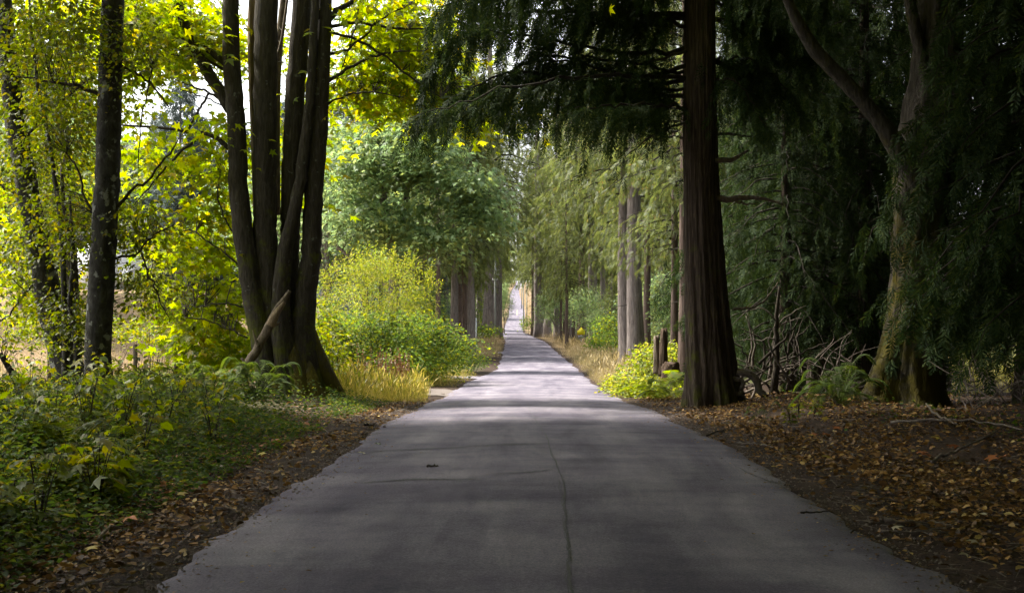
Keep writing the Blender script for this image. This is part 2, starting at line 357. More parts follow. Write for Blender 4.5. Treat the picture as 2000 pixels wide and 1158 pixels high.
rows = np.concatenate([np.arange(-60, 4, 2.0), np.arange(4, 44, .4), np.arange(44, 120, 1.5), np.arange(120, 460, 4.0), np.arange(460, 1160, 12.0), np.arange(1160, 1700, 60.0)])
cp = np.concatenate([np.arange(0, 2.4, .6), np.arange(2.4, 11, .3), np.arange(11, 40, 1.0), np.arange(40, 200, 8.0), np.arange(200, 640, 40.0)])
cols = np.concatenate([-cp[:0:-1], cp])
YY, SS = np.meshgrid(rows, cols, indexing='ij'); XX = SS + xc(YY); ZZ = gz(XX, YY)
nr, nc = YY.shape
ii = (np.arange(nr - 1)[:, None] * nc + np.arange(nc - 1)[None]).ravel()
g = G(); g.add(np.stack([XX, YY, ZZ], -1).reshape(-1, 3), np.stack([ii, ii + 1, ii + nc + 1, ii + nc], 1))
ground = g.build('ground', M['ground'], smooth=True, kind='structure'); ground['label'] = 'brown leaf-strewn forest soil beside the road and dry field beyond'
at = ground.data.color_attributes.new('cover', 'FLOAT_COLOR', 'POINT')
dd = np.abs(SS) - hw(YY)
dry = np.clip(sstep(30, 44, YY) * sstep(5.5, 9, -SS) * (1 - sstep(150, 190, YY)) + sstep(95, 120, YY) * sstep(.2, 1, dd) * (1 - sstep(3, 6, dd)) + sstep(400, 430, YY) * (SS > 0) * (1 - sstep(6, 10, dd)), 0, 1)
grn = np.clip((sstep(40, 55, YY) * sstep(.4, 2, dd) + .5 * sstep(1, 3, -SS - 2.6) * sstep(5, 9, YY)) * (1 - dry), 0, 1)
c4 = np.stack([dry, grn, 0 * dry, 0 * dry + 1], -1).reshape(-1, 4)
at.data.foreach_set('color', c4.astype(np.float32).ravel())

# road sheet: cambered, ragged edges
rr = np.concatenate([np.arange(-60, 4, 2.0), np.arange(4, 60, .25), np.arange(60, 460, 1.5), np.arange(460, 1160, 6.0)])
tt = np.array([-1, -.97, -.9, -.6, -.3, 0, .3, .6, .9, .97, 1.0])
def rough_edge(y, ph): return .03 * np.sin(y * 2.1 + ph) + .02 * np.sin(y * 17.3 + ph) + .015 * np.sin(y * 29.1 + 2 * ph) + .02 * np.sin(y * 5.3 + 2 * ph) + .03 * np.sin(y * 11.7 + ph * 3) + .07 * np.sin(y * .63 + ph)
def rxz(y, t):
    """road surface point at t in -1..1 across"""
    h = hw(y) + np.where(t < 0, rough_edge(y, 1.0), rough_edge(y, 4.0)) * np.abs(t) ** 3
    x = xc(y) + t * h
    z = zr(y) + .045 * (1 - np.abs(t) ** 2) - .012 - .035 * (np.abs(t) > .99) + .010 * wob(x, y, .25)
    return x, z
YR, TR = np.meshgrid(rr, tt, indexing='ij'); XR, ZR = rxz(YR, TR)
nr, nc = YR.shape; ii = (np.arange(nr - 1)[:, None] * nc + np.arange(nc - 1)[None]).ravel()
g = G(); g.add(np.stack([XR, YR, ZR], -1).reshape(-1, 3), np.stack([ii, ii + 1, ii + nc + 1, ii + nc], 1))
road = g.build('road', M['road'], smooth=True, kind='structure'); road['label'] = 'narrow grey asphalt country road running straight into the woods'
def roadpt(px, py):
    """photo pixel on the road -> world, by marching the ray"""
    ys = np.arange(5, 300, .05); zs = CAMZ - (py - VY) / FPX * ys; i = int(np.argmax(zs < zr(ys) + .02)); y = ys[i]
    return np.array([PX(px, y), y])
def on_road(x, y): 
    t = (x - xc(y)) / hw(y); return rxz(y, t)[1]
def strip(name, pix, widths, mat, dz=.004, parent=road):
    p = np.array([roadpt(*q) for q in pix]); p3 = spl(np.c_[p, 0 * p[:, 0]], 60)[:, :2]; wd = np.interp(np.linspace(0, 1, 60), np.linspace(0, 1, len(widths)), widths)
    q_ = np.convolve(rng.normal(size=68), np.hanning(9) / 4.5, 'valid'); T = nrmz(np.gradient(p3, axis=0)); nn = np.c_[-T[:, 1], T[:, 0]]; p3 = p3 + nn * (q_ * .035)[:, None]; j = rng.normal(size=60) * .35
    p3 = p3 + nn * (wd * j * .6)[:, None]; wl = wd * rng.uniform(.5, 1.4, 60)
    A, B = p3 + nn * wl[:, None] / 2, p3 - nn * wl[:, None] / 2
    V = np.vstack([np.c_[A, on_road(A[:, 0], A[:, 1]) + dz], np.c_[B, on_road(B[:, 0], B[:, 1]) + dz]]); e = np.arange(59)
    g = G(); g.add(V, np.stack([e, e + 1, e + 61, e + 60], 1)); return g.build(name, mat, parent)
strip('crack', [(1030, 790), (1040, 815), (1058, 838), (1070, 865), (1080, 895), (1090, 925)], [.008, .012, .016, .018, .015, .014], M['tar'])
strip('crack', [(1091, 926), (1098, 955), (1099, 985), (1106, 1015), (1104, 1045), (1111, 1080), (1110, 1110), (1117, 1145), (1115, 1180)], [.008, .014, .014, .018, .018, .020], M['tar'], .005)
strip('crack', [(1093, 940), (1096, 972), (1101, 1020), (1106, 1070), (1109, 1120), (1112, 1180)], [.006, .007, .007, .008, .007, .007], M['tar'], .008)
for pix, ws in (([(705, 878), (850, 876), (960, 871), (1068, 868)], [.03, .07, .06, .05]), ([(1075, 856), (1200, 851), (1380, 845)], [.02, .015, .03]),
                ([(575, 969), (610, 966)], [.02, .03]), ([(960, 926), (1030, 924), (1075, 920)], [.02, .08, .04]), ([(705, 940), (800, 936), (930, 938)], [.03, .07, .03]),
                ([(1430, 905), (1500, 936), (1550, 940)], [.01, .03, .015]), ([(960, 775), (1100, 779), (1195, 776)], [.02, .05, .03])):
    strip('repair_seam', pix, ws, M['tar'], .006)
# driveway mouths on the left: at the big bush and further on
def pad(name, c, rx, ry, mat, rz=0, lift=.02):
    k = 40; th = np.arange(k) * 2 * math.pi / k; r = 1 + .12 * np.sin(th * 3 + c[0]) + .08 * np.sin(th * 7)
    V = []
    for f in (1, .5, 0):
        x = c[0] + np.cos(th) * rx * r * f; y = c[1] + np.sin(th) * ry * r * f; V.append(np.c_[x, y, np.maximum(gz(x, y), zr(y) - .05) + lift])
    V = np.vstack(V); e = np.arange(k); e2 = (e + 1) % k
    g = G(); g.add(V, np.stack([e, e2, e2 + k, e + k], 1), np.stack([e + k, e2 + k, e2 + 2 * k, e + 2 * k], 1)); o = g.build(name, mat, smooth=True, kind='structure'); return o
pad('gravel_path', (-3.6, 39.5), 2.0, 3.2, M['gravel'])['label'] = 'gravel pull-off at the road edge below the big bush'
pad('side_path', (-3.2, 58), 2.2, 2.0, M['road'], lift=.035)['label'] = 'short paved turnout past the big bush'
pad('driveway_path', (-4.5, 112), 6.0, 3.0, M['road'], lift=.035)['label'] = 'paved driveway mouth before the golden grass'
g = G()
for a, b in ((421, 436), (440, 452)):
    ys = np.linspace(a, b, 8); x0 = xc(ys) + .06; V = np.vstack([np.c_[x0 - .09, ys, on_road(x0, ys) + .01], np.c_[x0 + .09, ys, on_road(x0, ys) + .01]]); e = np.arange(7); g.add(V, np.stack([e, e + 8, e + 9, e + 1], 1))
g.build('line_marking', M['linepaint'], road)

# ------------------------------------------------------------------ tree builders
def branch_sprays(path, Llat, nlat, nspr, hang, t0=.12, taper=.55):
    n = len(path); t = np.linspace(t0, 1, nlat) + rng.normal(size=nlat) * .01; t = np.clip(t, 0, 1)
    q = t * (n - 1); i = np.minimum(q.astype(int), n - 2); u = (q - i)[:, None]
    B = path[i] * (1 - u) + path[i + 1] * u; Fw = nrmz(path[i + 1] - path[i]); S = nrmz(np.cross(Fw, UP + 1e-3))
    s = np.where(np.arange(nlat) % 2 == 0, 1, -1)[:, None] * rng.uniform(.4, 1.1, (nlat, 1))
    ll = (Llat * (1 - taper * t) * rng.uniform(.5, 1.25, nlat))[:, None, None]
    v = np.linspace(.08, 1, nspr)[None, :, None]
    h = (hang * rng.uniform(.6, 1.5, nlat))[:, None, None]
    D = (S * s * .8 + Fw * .55)[:, None]
    pos = B[:, None] + D * ll * v * (1 - .35 * v * np.minimum(h, 1)) - UP * (h * ll * v ** 1.7)
    ax = D * (1 - .4 * v) - UP * (h * (.35 + 1.2 * v)) + rng.normal(size=pos.shape) * .28
    nm = UP * .8 + S[:, None] * rng.normal(size=(nlat, nspr, 1)) * .7 + rng.normal(size=pos.shape) * .35
    return pos.reshape(-1, 3), ax.reshape(-1, 3), nm.reshape(-1, 3)

class Proto:
    """builds a tree at the origin; place() moves it the first time and copies it afterwards"""
    def __init__(s, root): s.root = root; s.used = False
    def place(s, loc, rz=0, sc_=1, label=None, cat=None, group=None):
        if s.used: return copy_tree(s.root, loc, rz, sc_, label, cat, group)
        s.used = True; r = s.root; r.location = tuple(float(a) for a in loc); r.rotation_euler = (0, 0, rz); r.scale = (sc_,) * 3 if np.isscalar(sc_) else sc_
        if label: r['label'] = label
        if cat: r['category'] = cat
        if group: r['group'] = group
        return r

def bark_fl(nr=9, amp=.05, flare=0, fk=5, ph=0.0):
    def f(th, t):
        return 1 + amp * np.sin(nr * th + 3 * np.sin(t * 7 + ph)) * (.6 + .4 * np.sin(t * 31 + th * 2 + ph)) + .5 * amp * np.sin(2.3 * nr * th + t * 9 + ph) + flare * np.exp(-t * 14) * (.6 + .5 * np.sin(fk * th + ph))
    return f
def conifer(name, H, r0, zb, L, nb, nlat, nspr, ssize, hang, rise, tm, leafm, barkm, ndead=10, llat=1.0, seed=0):
    root = thing(name, '', 'tree')
    g = G(); n = 30; z = np.linspace(-.3, H, n); bx = np.cumsum(rng.normal(size=(n, 2)) * .012 * H / 28, axis=0); bx[:3] = 0
    path = np.c_[bx, z]; rad = r0 * (1 - np.clip(z / H, 0, 1)) ** .75 + .015
    tube(g, path, rad, 14, bark_fl(6, .05, .55, 5, seed)); g.build('trunk', barkm, root, True)
    gb = G(); gl = G(); pos = []; ax = []; nm = []
    for i in range(nb):
        u = ((i + rng.uniform(0, 1)) / nb) ** 1.05; zz = zb + (H - zb - .3) * u
        az = i * 2.39996 + rng.normal() * .3; d = np.array([math.cos(az), math.sin(az), 0])
        ln = L * ((1 - u) ** .7) * rng.uniform(.6, 1.15) * (.75 + .25 * sstep(0, .12, u)) + .35
        c0 = np.array([np.interp(zz, z, path[:, 0]), np.interp(zz, z, path[:, 1]), zz]); t = np.linspace(0, 1, 7)[:, None]
        ris = rise + .5 * u
        p = c0 + d * ln * t + UP * ln * (ris * t - (hang * .55 + .12) * t ** 2) + rng.normal(size=(7, 3)) * .03 * ln * t
        tube(gb, p, np.linspace(.012 + ln * .011, .004, 7), 4, cap=False)
        k = max(3, int(nlat * (ln / L) ** .8)); a = branch_sprays(p, llat * (.4 + .6 * ln / L), k, nspr, hang); pos.append(a[0]); ax.append(a[1]); nm.append(a[2])
    for i in range(ndead):
        zz = rng.uniform(.25 * zb, zb + .15 * (H - zb)); az = rng.uniform(0, 6.28); d = np.array([math.cos(az), math.sin(az), 0]); ln = rng.uniform(.5, 2.0) * min(1, H / 20); t = np.linspace(0, 1, 6)[:, None]
        p = np.array([0, 0, zz]) + d * ln * t + UP * ln * (.15 * t - .45 * t ** 2) + rng.normal(size=(6, 3)) * .05 * t; tube(gb, p, np.linspace(.02, .005, 6), 4, cap=False)
    pos, ax, nm = map(np.concatenate, (pos, ax, nm)); stamp(gl, tm, pos, ax, nm, ssize * rng.uniform(.6, 1.25, len(pos)))
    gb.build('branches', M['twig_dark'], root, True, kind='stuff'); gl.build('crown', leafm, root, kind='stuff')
    return Proto(root)
def leaves_at(gl, tm, centers, n, sp, spz, size, droop=.5, jn=.5, grow=None):
    c = np.repeat(np.asarray(centers), n, 0); m = len(c); r = rnd(m); off = r * np.array([sp, sp, spz]); 
    rr_ = np.linalg.norm(off[:, :2], axis=1); off[:, 2] -= .35 * rr_ ** 2 / max(sp, .01) * .5
    ax = off * np.array([1, 1, .1]) + rnd(m) * .35 * sp - UP * droop * sp * rng.uniform(.3, 1.8, (m, 1)); nm = UP + rnd(m) * jn
    stamp(gl, tm, c + off, ax, nm, size * rng.uniform(.55, 1.25, m))
def twigs_to(gb, limb_pts, centers, r=.008):
    lp = np.asarray(limb_pts)
    for c in centers:
        d = np.linalg.norm(lp - c, axis=1) + np.maximum(0, lp[:, 2] - c[2]) * .8; a = lp[int(np.argmin(d))]
        t = np.linspace(0, 1, 6)[:, None]; L = np.linalg.norm(c - a)
        p = a + (c - a) * t + UP * L * .14 * np.sin(t * math.pi) + rnd(6) * .04 * L * np.sin(t * math.pi); tube(gb, p, np.linspace(r * (1 + L * .5), r * .35, 6), 4, cap=False)
def in_ell(c, rx, ry, rz, n, shell=.0):
    v = nrmz(rnd(n)) * (rng.uniform(shell, 1, (n, 1)) ** (1 / 2.2)); return np.asarray(c) + v * np.array([rx, ry, rz])
def broadleaf(name, H, r0, zb, Rx, Rz, ncl, nleaf, lsize, tm, leafm, barkm, sp=.55, spz=.22, nlimb=7, lobes=6):
    root = thing(name, '', 'tree'); g = G(); zc = zb + Rz
    n = 16; z = np.linspace(-.3, zb + Rz * .9, n); path = np.c_[np.cumsum(rng.normal(size=(n, 2)) * .05, axis=0), z]; path[:3, :2] = 0
    tube(g, path, np.linspace(r0, r0 * .3, n), 12, bark_fl(5, .05, .5)); g.build('trunk', barkm, root, True)
    gb = G(); gl = G(); lp = [path[n // 2:]]
    for i in range(nlimb):
        az = i * 2.4 + rng.normal() * .3; k = int(n * rng.uniform(.4, .85)); a = path[k]; e = np.array([math.cos(az) * Rx * .75, math.sin(az) * Rx * .75, zc + Rz * rng.uniform(-.5, .6)])
        p = spl([a, a + (e - a) * .45 + UP * .12 * Rx, e], 14) + rnd(14) * .05 * np.linspace(0, 1, 14)[:, None]; tube(gb, p, np.linspace(r0 * .35, .02, 14), 6, cap=False); lp.append(p[3:])
    lp = np.concatenate(lp)
    cs = np.concatenate([in_ell((0, 0, zc), Rx * .85, Rx * .85, Rz * .85, ncl // 3, .3)] + [in_ell(np.array([0, 0, zc]) + nrmz(rnd(1))[0] * np.array([Rx, Rx, Rz]) * .62, Rx * .42, Rx * .42, Rz * .36, (ncl - ncl // 3) // lobes, .2) for _ in range(lobes)])
    twigs_to(gb, lp, cs, .007); leaves_at(gl, tm, cs, nleaf, sp, spz, lsize)
    gb.build('branches', barkm, root, True, kind='stuff'); gl.build('crown', leafm, root, kind='stuff')
    return Proto(root)
def pixpath(pix, Y, n, dY=0.0):
    """pix: (px, py[, y offset])"""
    return spl([P(q[0], q[1], Y + (q[2] if len(q) > 2 else 0) + dY) for q in pix], n)
def pixtube(g, pix, ws, Y, n, k, fl=None, dY=0.0, cap=True, wig=0):
    p = pixpath(pix, Y, n, dY)
    if wig: p = p + rnd(n) * wig * np.sin(np.linspace(0, math.pi, n))[:, None]
    rad = np.interp(np.linspace(0, 1, n), np.linspace(0, 1, len(ws)), ws) / 2 / FPX * Y
    tube(g, p, rad, k, fl, cap); return p
def pixell(px, py, Y, rx, ry, dY, n, shell=0): return in_ell(P(px, py, Y), rx / FPX * Y, dY, ry / FPX * Y, n, shell)
def gp(px, Y, dz=0.0):
    x = PX(px, Y); return np.array([x, Y, float(gz(x, Y)) + dz])

# ------------------------------------------------------------------ the many-stemmed maple on the left verge
Y0 = 30.0
mp = thing('maple_tree', 'big maple of several dark stems rising from one mossy base on the left verge', 'tree', gp(585, Y0))
stems = [([(538, 800), (518, 695), (492, 560), (468, 400), (462, 245), (452, 105), (449, -60), (440, -420)], [66, 46, 40, 38, 36, 34, 30, 18], -.20),
         ([(548, 800), (531, 640), (520, 500), (518, 380), (518, 175), (521, 0), (525, -420)], [74, 50, 47, 46, 45, 44, 24], .0),
         ([(580, 800), (564, 640), (566, 500), (568, 380), (575, 210), (591, 0), (612, -400)], [70, 44, 38, 38, 38, 38, 20], .30),
         ([(572, 800), (549, 620), (556, 500), (580, 395), (599, 250), (608, 150), (616, 0), (628, -300)], [60, 38, 30, 24, 20, 17, 15, 10], -.28),
         ([(604, 805), (592, 690), (593, 610), (606, 500), (612, 390), (622, 250), (629, 120), (634, 0), (640, -420)], [96, 60, 44, 39, 37, 36, 32, 29, 16], -.05)]
limb = []
for i, (pix, ws, dY) in enumerate(stems):
    g = G(); p = pixtube(g, pix, ws, Y0, 60, 20, bark_fl(7, .030, 0, 5, i * 1.7), dY, wig=.012); g.build('stem', M['bark_maple'], mp, True); limb.append(p[25:])
g = G()   # flared, fluted base that the stems share
def basefl(th, t): return 1 + .16 * np.sin(5 * th + 1.1) * (1 - t) + .08 * np.sin(9 * th + 3 * t) + .05 * np.sin(17 * th + t * 5)
pixtube(g, [(590, 814), (586, 780), (578, 735), (570, 680), (566, 640)], [196, 140, 104, 74, 30], Y0, 26, 36, basefl)
g.build('base', M['bark_mossy'], mp, True, label='mossy flared base of the maple')
for pix, ws in (([(694, 812), (668, 795), (648, 752), (622, 700), (604, 640)], [16, 34, 36, 34, 20]), ([(520, 812), (516, 780), (524, 730), (536, 690)], [50, 38, 24, 5]), ([(640, 815, -.7), (622, 785, -.6), (608, 740, -.45), (600, 690, -.3)], [30, 38, 28, 5])):
    g = G(); pixtube(g, pix, ws, Y0, 18, 10, bark_fl(4, .10)); g.build('root', M['bark_mossy'], mp, True)
g = G()
def splf(th, t): return 1 + .22 * np.sin(6 * th + 4 * t) + .1 * np.sin(13 * th)
pixtube(g, [(503, 420), (498, 200), (497, 60), (498, -20), (500, -60)], [14, 19, 24, 20, 4], Y0, 30, 16, splf, .25); g.build('split_stem', M['splinter'], mp, True, label='pale splintered stem behind the dark ones')
g = G(); pixtube(g, [(541, 420), (540, 200), (546, 80), (560, -60)], [14, 16, 16, 12], Y0, 24, 10, None, 1.2); limb.append(pixtube(g, [(538, 120), (548, 90), (556, 40), (566, -40)], [8, 7, 6, 4], Y0, 12, 6, None, .6)); g.build('back_stem', M['deadwood'], mp, True)
BR = [([(452, 214), (420, 165), (385, 110), (367, 70), (352, 15), (340, -80)], [28, 24, 22, 20, 18, 12]), ([(450, 132), (415, 105), (370, 85), (320, 62), (262, 36)], [15, 13, 10, 8, 5]),
      ([(450, 292), (420, 268), (380, 258), (330, 252), (232, 244)], [11, 9, 7, 6, 4]), ([(452, 216), (425, 192), (400, 178), (372, 168), (342, 156)], [6, 5, 5, 4, 3]), ([(395, 262), (350, 300), (310, 345), (262, 400)], [6, 5, 4, 2]),
      ([(408, 182), (385, 222), (368, 252)], [5, 5, 4]), ([(448, 140), (420, 128), (390, 112), (340, 108), (290, 100)], [7, 6, 5, 4, 3]), ([(452, 215), (400, 190), (352, 175)], [3, 3, 2]),
      ([(640, 55), (690, 44), (760, 54), (855, 58)], [8, 6, 5, 3]), ([(638, 45), (662, 18), (700, 0), (760, -30)], [13, 11, 9, 6]), ([(700, 18), (690, 70), (668, 130), (650, 175)], [3, 3, 2, 1.5]),
      ([(634, 165), (690, 128), (750, 104), (830, 100)], [8, 6, 4, 2]), ([(630, 110), (690, 90), (740, 40), (800, 10)], [7, 5, 4, 2]), ([(636, 60), (720, 90), (800, 150), (860, 190)], [6, 5, 4, 2]), ([(624, 210), (670, 190), (720, 180), (780, 190)], [5, 4, 3, 2]), ([(470, 520), (420, 480), (370, 450), (320, 470)], [4, 3, 3, 2]), ([(475, 600), (430, 592), (380, 600)], [4, 3, 2]), ([(484, 660), (440, 640), (400, 625), (360, 620)], [4, 3, 3, 2]), ([(470, 470), (440, 430), (425, 380), (430, 340)], [4, 3, 3, 2])]
for pix, ws in BR:
    g = G(); limb.append(pixtube(g, pix, ws, Y0, 16, 7, None, 0, wig=.02)[3:]); g.build('branch', M['bark_maple'], mp, True)
LP = np.concatenate(limb)
REG = [(330, 50, 30.5, 120, 95, 3, 58), (250, 20, 31, 80, 70, 2, 26), (400, 60, 31.5, 60, 60, 2, 22), (420, 250, 30, 40, 50, 1.5, 8), (745, 70, 31.8, 105, 100, 2.2, 62), (690, 170, 31.5, 55, 55, 1.5, 22), (850, 90, 33, 80, 110, 2, 40), (920, 220, 34, 90, 30, 2, 20), (800, 190, 33, 80, 40, 2, 26),
       (300, 280, 30.5, 30, 60, 1.5, 9), (410, 320, 31, 45, 40, 1.5, 12), (420, 400, 31.5, 50, 40, 2, 12), (310, 330, 31, 35, 30, 2, 8), (390, 480, 32.5, 80, 45, 2.5, 24), (410, 580, 33, 90, 55, 2.5, 38), (420, 670, 32.5, 80, 45, 2, 30), (570, 300, 33, 60, 160, 1.5, 22), (540, 120, 33, 50, 120, 1.5, 10),
       (560, -260, 31, 250, 90, 3, 12)]
cs = np.concatenate([pixell(*r) for r in REG])
gb = G(); twigs_to(gb, LP, cs, .0045); gb.build('twigs', M['twig'], mp, True, kind='stuff')
gl = G(); leaves_at(gl, T_MAPLE, cs, 24, .48, .17, .27, .55, .45); gl.build('crown', M['maple'], mp, kind='stuff')
# large leaves that can be picked out one by one
lm = [G() for _ in range(3)]
for i, q in enumerate(lm): stamp(q, T_MAPLE, np.zeros((1, 3)), np.array([[0, 1., 0]]), np.array([[0, .15 * (i - 1), 1.]]), .30 + .03 * i)
lme = [q.mesh('leaf', M['maple']) for q in lm]
near = np.concatenate([pixell(745, 70, 30.2, 95, 95, 1, 60), pixell(330, 60, 29.4, 100, 80, 1, 45), pixell(415, 330, 30, 45, 60, .8, 25), pixell(400, 490, 31, 70, 45, 1, 40), pixell(400, 600, 31, 80, 55, 1, 50)])
for i, c in enumerate(near):
    o = bpy.data.objects.new('leaf', lme[i % 3]); COL.objects.link(o); o.parent = mp; o.location = Vector(c) - mp.location
    o.rotation_euler = (random.gauss(-.5, .4), random.gauss(0, .4), random.uniform(0, 6.28))
# dead pole leaning on the maple
lg = thing('leaning_log', 'weathered dead branch leaning against the base of the maple', 'branch', gp(462, 29.0))
g = G(); pixtube(g, [(462, 752), (478, 722), (503, 680), (525, 638), (545, 600), (566, 568)], [17, 18, 17, 19, 15, 7], 29.1, 26, 12, bark_fl(4, .08), wig=.01); g.build('wood', M['deadwood'], lg, True)
for pix, ws in (([(505, 678), (498, 660), (494, 645)], [8, 5, 2]), ([(527, 634), (540, 634), (548, 628)], [9, 6, 3]), ([(482, 716), (474, 702), (470, 700)], [7, 5, 2])):
    g = G(); pixtube(g, pix, ws, 29.0, 8, 7); g.build('stub', M['deadwood'], lg, True)
g = G(); pixtube(g, [(528, 636), (540, 612), (556, 590)], [20, 14, 7], 28.9, 8, 8); g.build('broken_end', M['splinter'], lg, True)

# ------------------------------------------------------------------ alders at the left edge
def alder(name, label, Y, pix, ws, brs, regs, nleaf, leafm=None, lsize=.10):
    t = thing(name, label, 'tree', gp(pix[0][0], Y)); g = G(); p = pixtube(g, pix, ws, Y, 50, 18, bark_fl(5, .03, 0), wig=.01); g.build('trunk', M['bark_alder'], t, True); lp = [p[8:]]
    for b, bw in brs:
        g = G(); lp.append(pixtube(g, b, bw, Y, 18, 6, wig=.02)[2:]); g.build('branch', M['twig'], t, True)
    cs = np.concatenate([pixell(*r) for r in regs]); gb = G(); twigs_to(gb, np.concatenate(lp), cs, .005); gb.build('twigs', M['twig'], t, True, kind='stuff')
    gl = G(); leaves_at(gl, T_OVATE, cs, nleaf, .26, .12, lsize, .6, .6); gl.build('crown', leafm or M['alder'], t, kind='stuff'); return t
alder('alder_tree', 'pale blotched alder trunk leaning out of the left edge of the frame', 24.0, [(146, 790), (128, 700), (100, 600), (80, 500), (55, 380), (35, 260), (18, 130), (5, 0), (-25, -300)], [70, 60, 52, 46, 42, 40, 36, 34, 24],
      [([(112, 640), (140, 600), (150, 520), (128, 420), (120, 330)], [18, 14, 11, 9, 6]), ([(62, 420), (30, 380), (-20, 350)], [8, 6, 4]), ([(40, 300), (80, 230), (130, 190), (180, 150)], [8, 6, 5, 3]), ([(90, 540), (60, 560), (20, 610), (-20, 640)], [7, 5, 4, 3])],
      [(60, 120, 23.5, 110, 110, 1.6, 90), (80, 330, 24.5, 100, 90, 1.6, 60), (40, 520, 24, 70, 80, 1.5, 40), (120, 600, 23.5, 60, 60, 1, 20), (30, -160, 24, 200, 130, 3, 18)], 26)
alder('alder_tree', 'dark upright alder trunk with pale lichen patches, nearer the maple', 22.0, [(198, 800), (192, 690), (198, 560), (205, 420), (212, 280), (216, 140), (220, 0), (224, -360)], [58, 51, 50, 48, 46, 45, 43, 30],
      [([(205, 440), (240, 390), (285, 350), (330, 300), (350, 270)], [9, 7, 5, 4, 2]), ([(212, 505), (250, 500), (275, 490), (300, 460), (340, 440)], [6, 5, 4, 4, 2]), ([(276, 495), (292, 540), (310, 580), (330, 620)], [4, 4, 3, 2]), ([(214, 200), (160, 170), (100, 160), (30, 150)], [8, 7, 5, 3]), ([(218, 120), (260, 140), (300, 170), (330, 210)], [7, 5, 4, 3]), ([(205, 430), (170, 400), (150, 330), (130, 300)], [7, 5, 4, 3]), ([(300, 120), (290, 170), (275, 240), (270, 330)], [4, 3, 3, 2])],
      [(150, 60, 21.5, 120, 80, 1.5, 80), (270, 110, 22, 50, 90, 1.2, 34), (130, 230, 22.5, 90, 90, 1.5, 55), (280, 440, 22.5, 70, 60, 1.2, 34), (280, 560, 23, 60, 50, 1, 26), (120, 430, 22.5, 80, 70, 1.2, 34), (230, -150, 22, 200, 120, 3, 18)], 24)
# thin leaning saplings between the alders
for i, (lab, Y, pix, ws, regs) in enumerate([
        ('thin crooked sapling stem between the two alder trunks', 23.0, [(126, 790), (128, 650), (124, 540), (118, 430), (104, 330), (92, 250), (76, 180), (62, 60), (55, -40)], [14, 13, 11, 9, 8, 7, 6, 5, 3], [(110, 300, 23, 70, 120, 1, 26), (140, 620, 22.6, 50, 60, .8, 22)]),
        ('slim vine-hung sapling close against the leaning alder', 22.6, [(160, 790), (150, 690), (138, 600), (142, 500), (136, 380)], [13, 12, 10, 8, 4], [(150, 640, 22.4, 50, 70, .8, 24), (140, 480, 22.6, 60, 60, .8, 18)]),
        ('bent leafless-based sapling at the far left edge', 21.0, [(0, 690), (18, 720), (35, 760), (60, 800)], [10, 12, 12, 12], [(30, 650, 21, 50, 50, .8, 14)])]):
    alder('sapling', lab, Y, pix, ws, [], regs, 20, M['alder'], .09)
# bright young maple behind the alders
def fillmaple(name, label, Y, base, pix, ws, regs, nleaf, size, tm=None, leafm=None, bark=None, sp=.45):
    t = thing(name, label, 'tree', gp(base, Y)); g = G(); p = pixtube(g, pix, ws, Y, 24, 10, bark_fl(4, .04), wig=.03); g.build('trunk', bark or M['bark_maple'], t, True)
    cs = np.concatenate([pixell(*r) for r in regs]); gb = G(); twigs_to(gb, p[3:], cs, .008); gb.build('branches', M['twig'], t, True, kind='stuff')
    gl = G(); leaves_at(gl, tm or T_MAPLE, cs, nleaf, sp, sp * .38, size, .55, .45); gl.build('crown', leafm or M['maple'], t, kind='stuff'); return t
fillmaple('maple_tree', 'yellow-green young maple glowing behind the two alder trunks', 37, 150, [(150, 760), (140, 500), (120, 200), (110, 20), (100, -60)], [26, 24, 20, 14, 6], [(120, 120, 37, 190, 150, 3.5, 150), (110, 370, 37, 150, 100, 3, 70), (60, 540, 38, 90, 80, 2.5, 30), (300, 460, 38, 60, 60, 2, 16), (280, 60, 38, 90, 80, 2, 40)], 26, .28)
fillmaple('maple_sapling', 'low bright maple sapling with broad leaves behind the fence posts', 36, 420, [(430, 745), (425, 660), (410, 560)], [8, 6, 4], [(410, 640, 36, 80, 50, 1.8, 34), (350, 600, 38, 60, 40, 1.8, 14), (450, 700, 35, 50, 40, 1.5, 22)], 22, .22)

# ------------------------------------------------------------------ big bigleaf maple past the bush
fm = thing('bigleaf_maple', 'spreading bigleaf maple with pale green layered leaves above the yellow bush', 'tree', gp(770, 70))
g = G(); lp = []
for pix, ws in (([(775, 720), (770, 600), (765, 480), (752, 400), (745, 330), (735, 270), (700, 180), (680, 60)], [26, 22, 17, 13, 11, 9, 6, 4]), ([(768, 500), (785, 430), (800, 340), (815, 250), (830, 120)], [13, 11, 9, 6, 4]), ([(760, 560), (700, 520), (660, 480), (620, 430)], [10, 8, 6, 4]), ([(772, 560), (830, 500), (890, 450), (950, 410)], [11, 9, 6, 4]), ([(800, 340), (860, 310), (930, 290)], [7, 5, 3])):
    g = G(); lp.append(pixtube(g, pix, ws, 70, 24, 9, bark_fl(4, .04), wig=.05)[4:]); g.build('trunk' if pix[0][0] == 775 else 'limb', M['bark_fir'], fm, True)
cs = np.concatenate([pixell(*r) for r in [(700, 320, 69, 80, 70, 3, 60), (820, 300, 68.5, 90, 60, 3, 70), (905, 370, 68, 75, 65, 3, 50), (690, 430, 69, 80, 50, 3, 40), (800, 440, 69, 90, 50, 3, 44), (760, 250, 70, 130, 40, 3, 36), (930, 430, 68, 50, 40, 2, 20), (850, 470, 68, 60, 30, 2, 16), (780, 150, 72, 170, 80, 3, 44), (760, -40, 73, 200, 100, 3, 20)]])
gb = G(); twigs_to(gb, np.concatenate(lp), cs, .012); gb.build('branches', M['twig'], fm, True, kind='stuff')
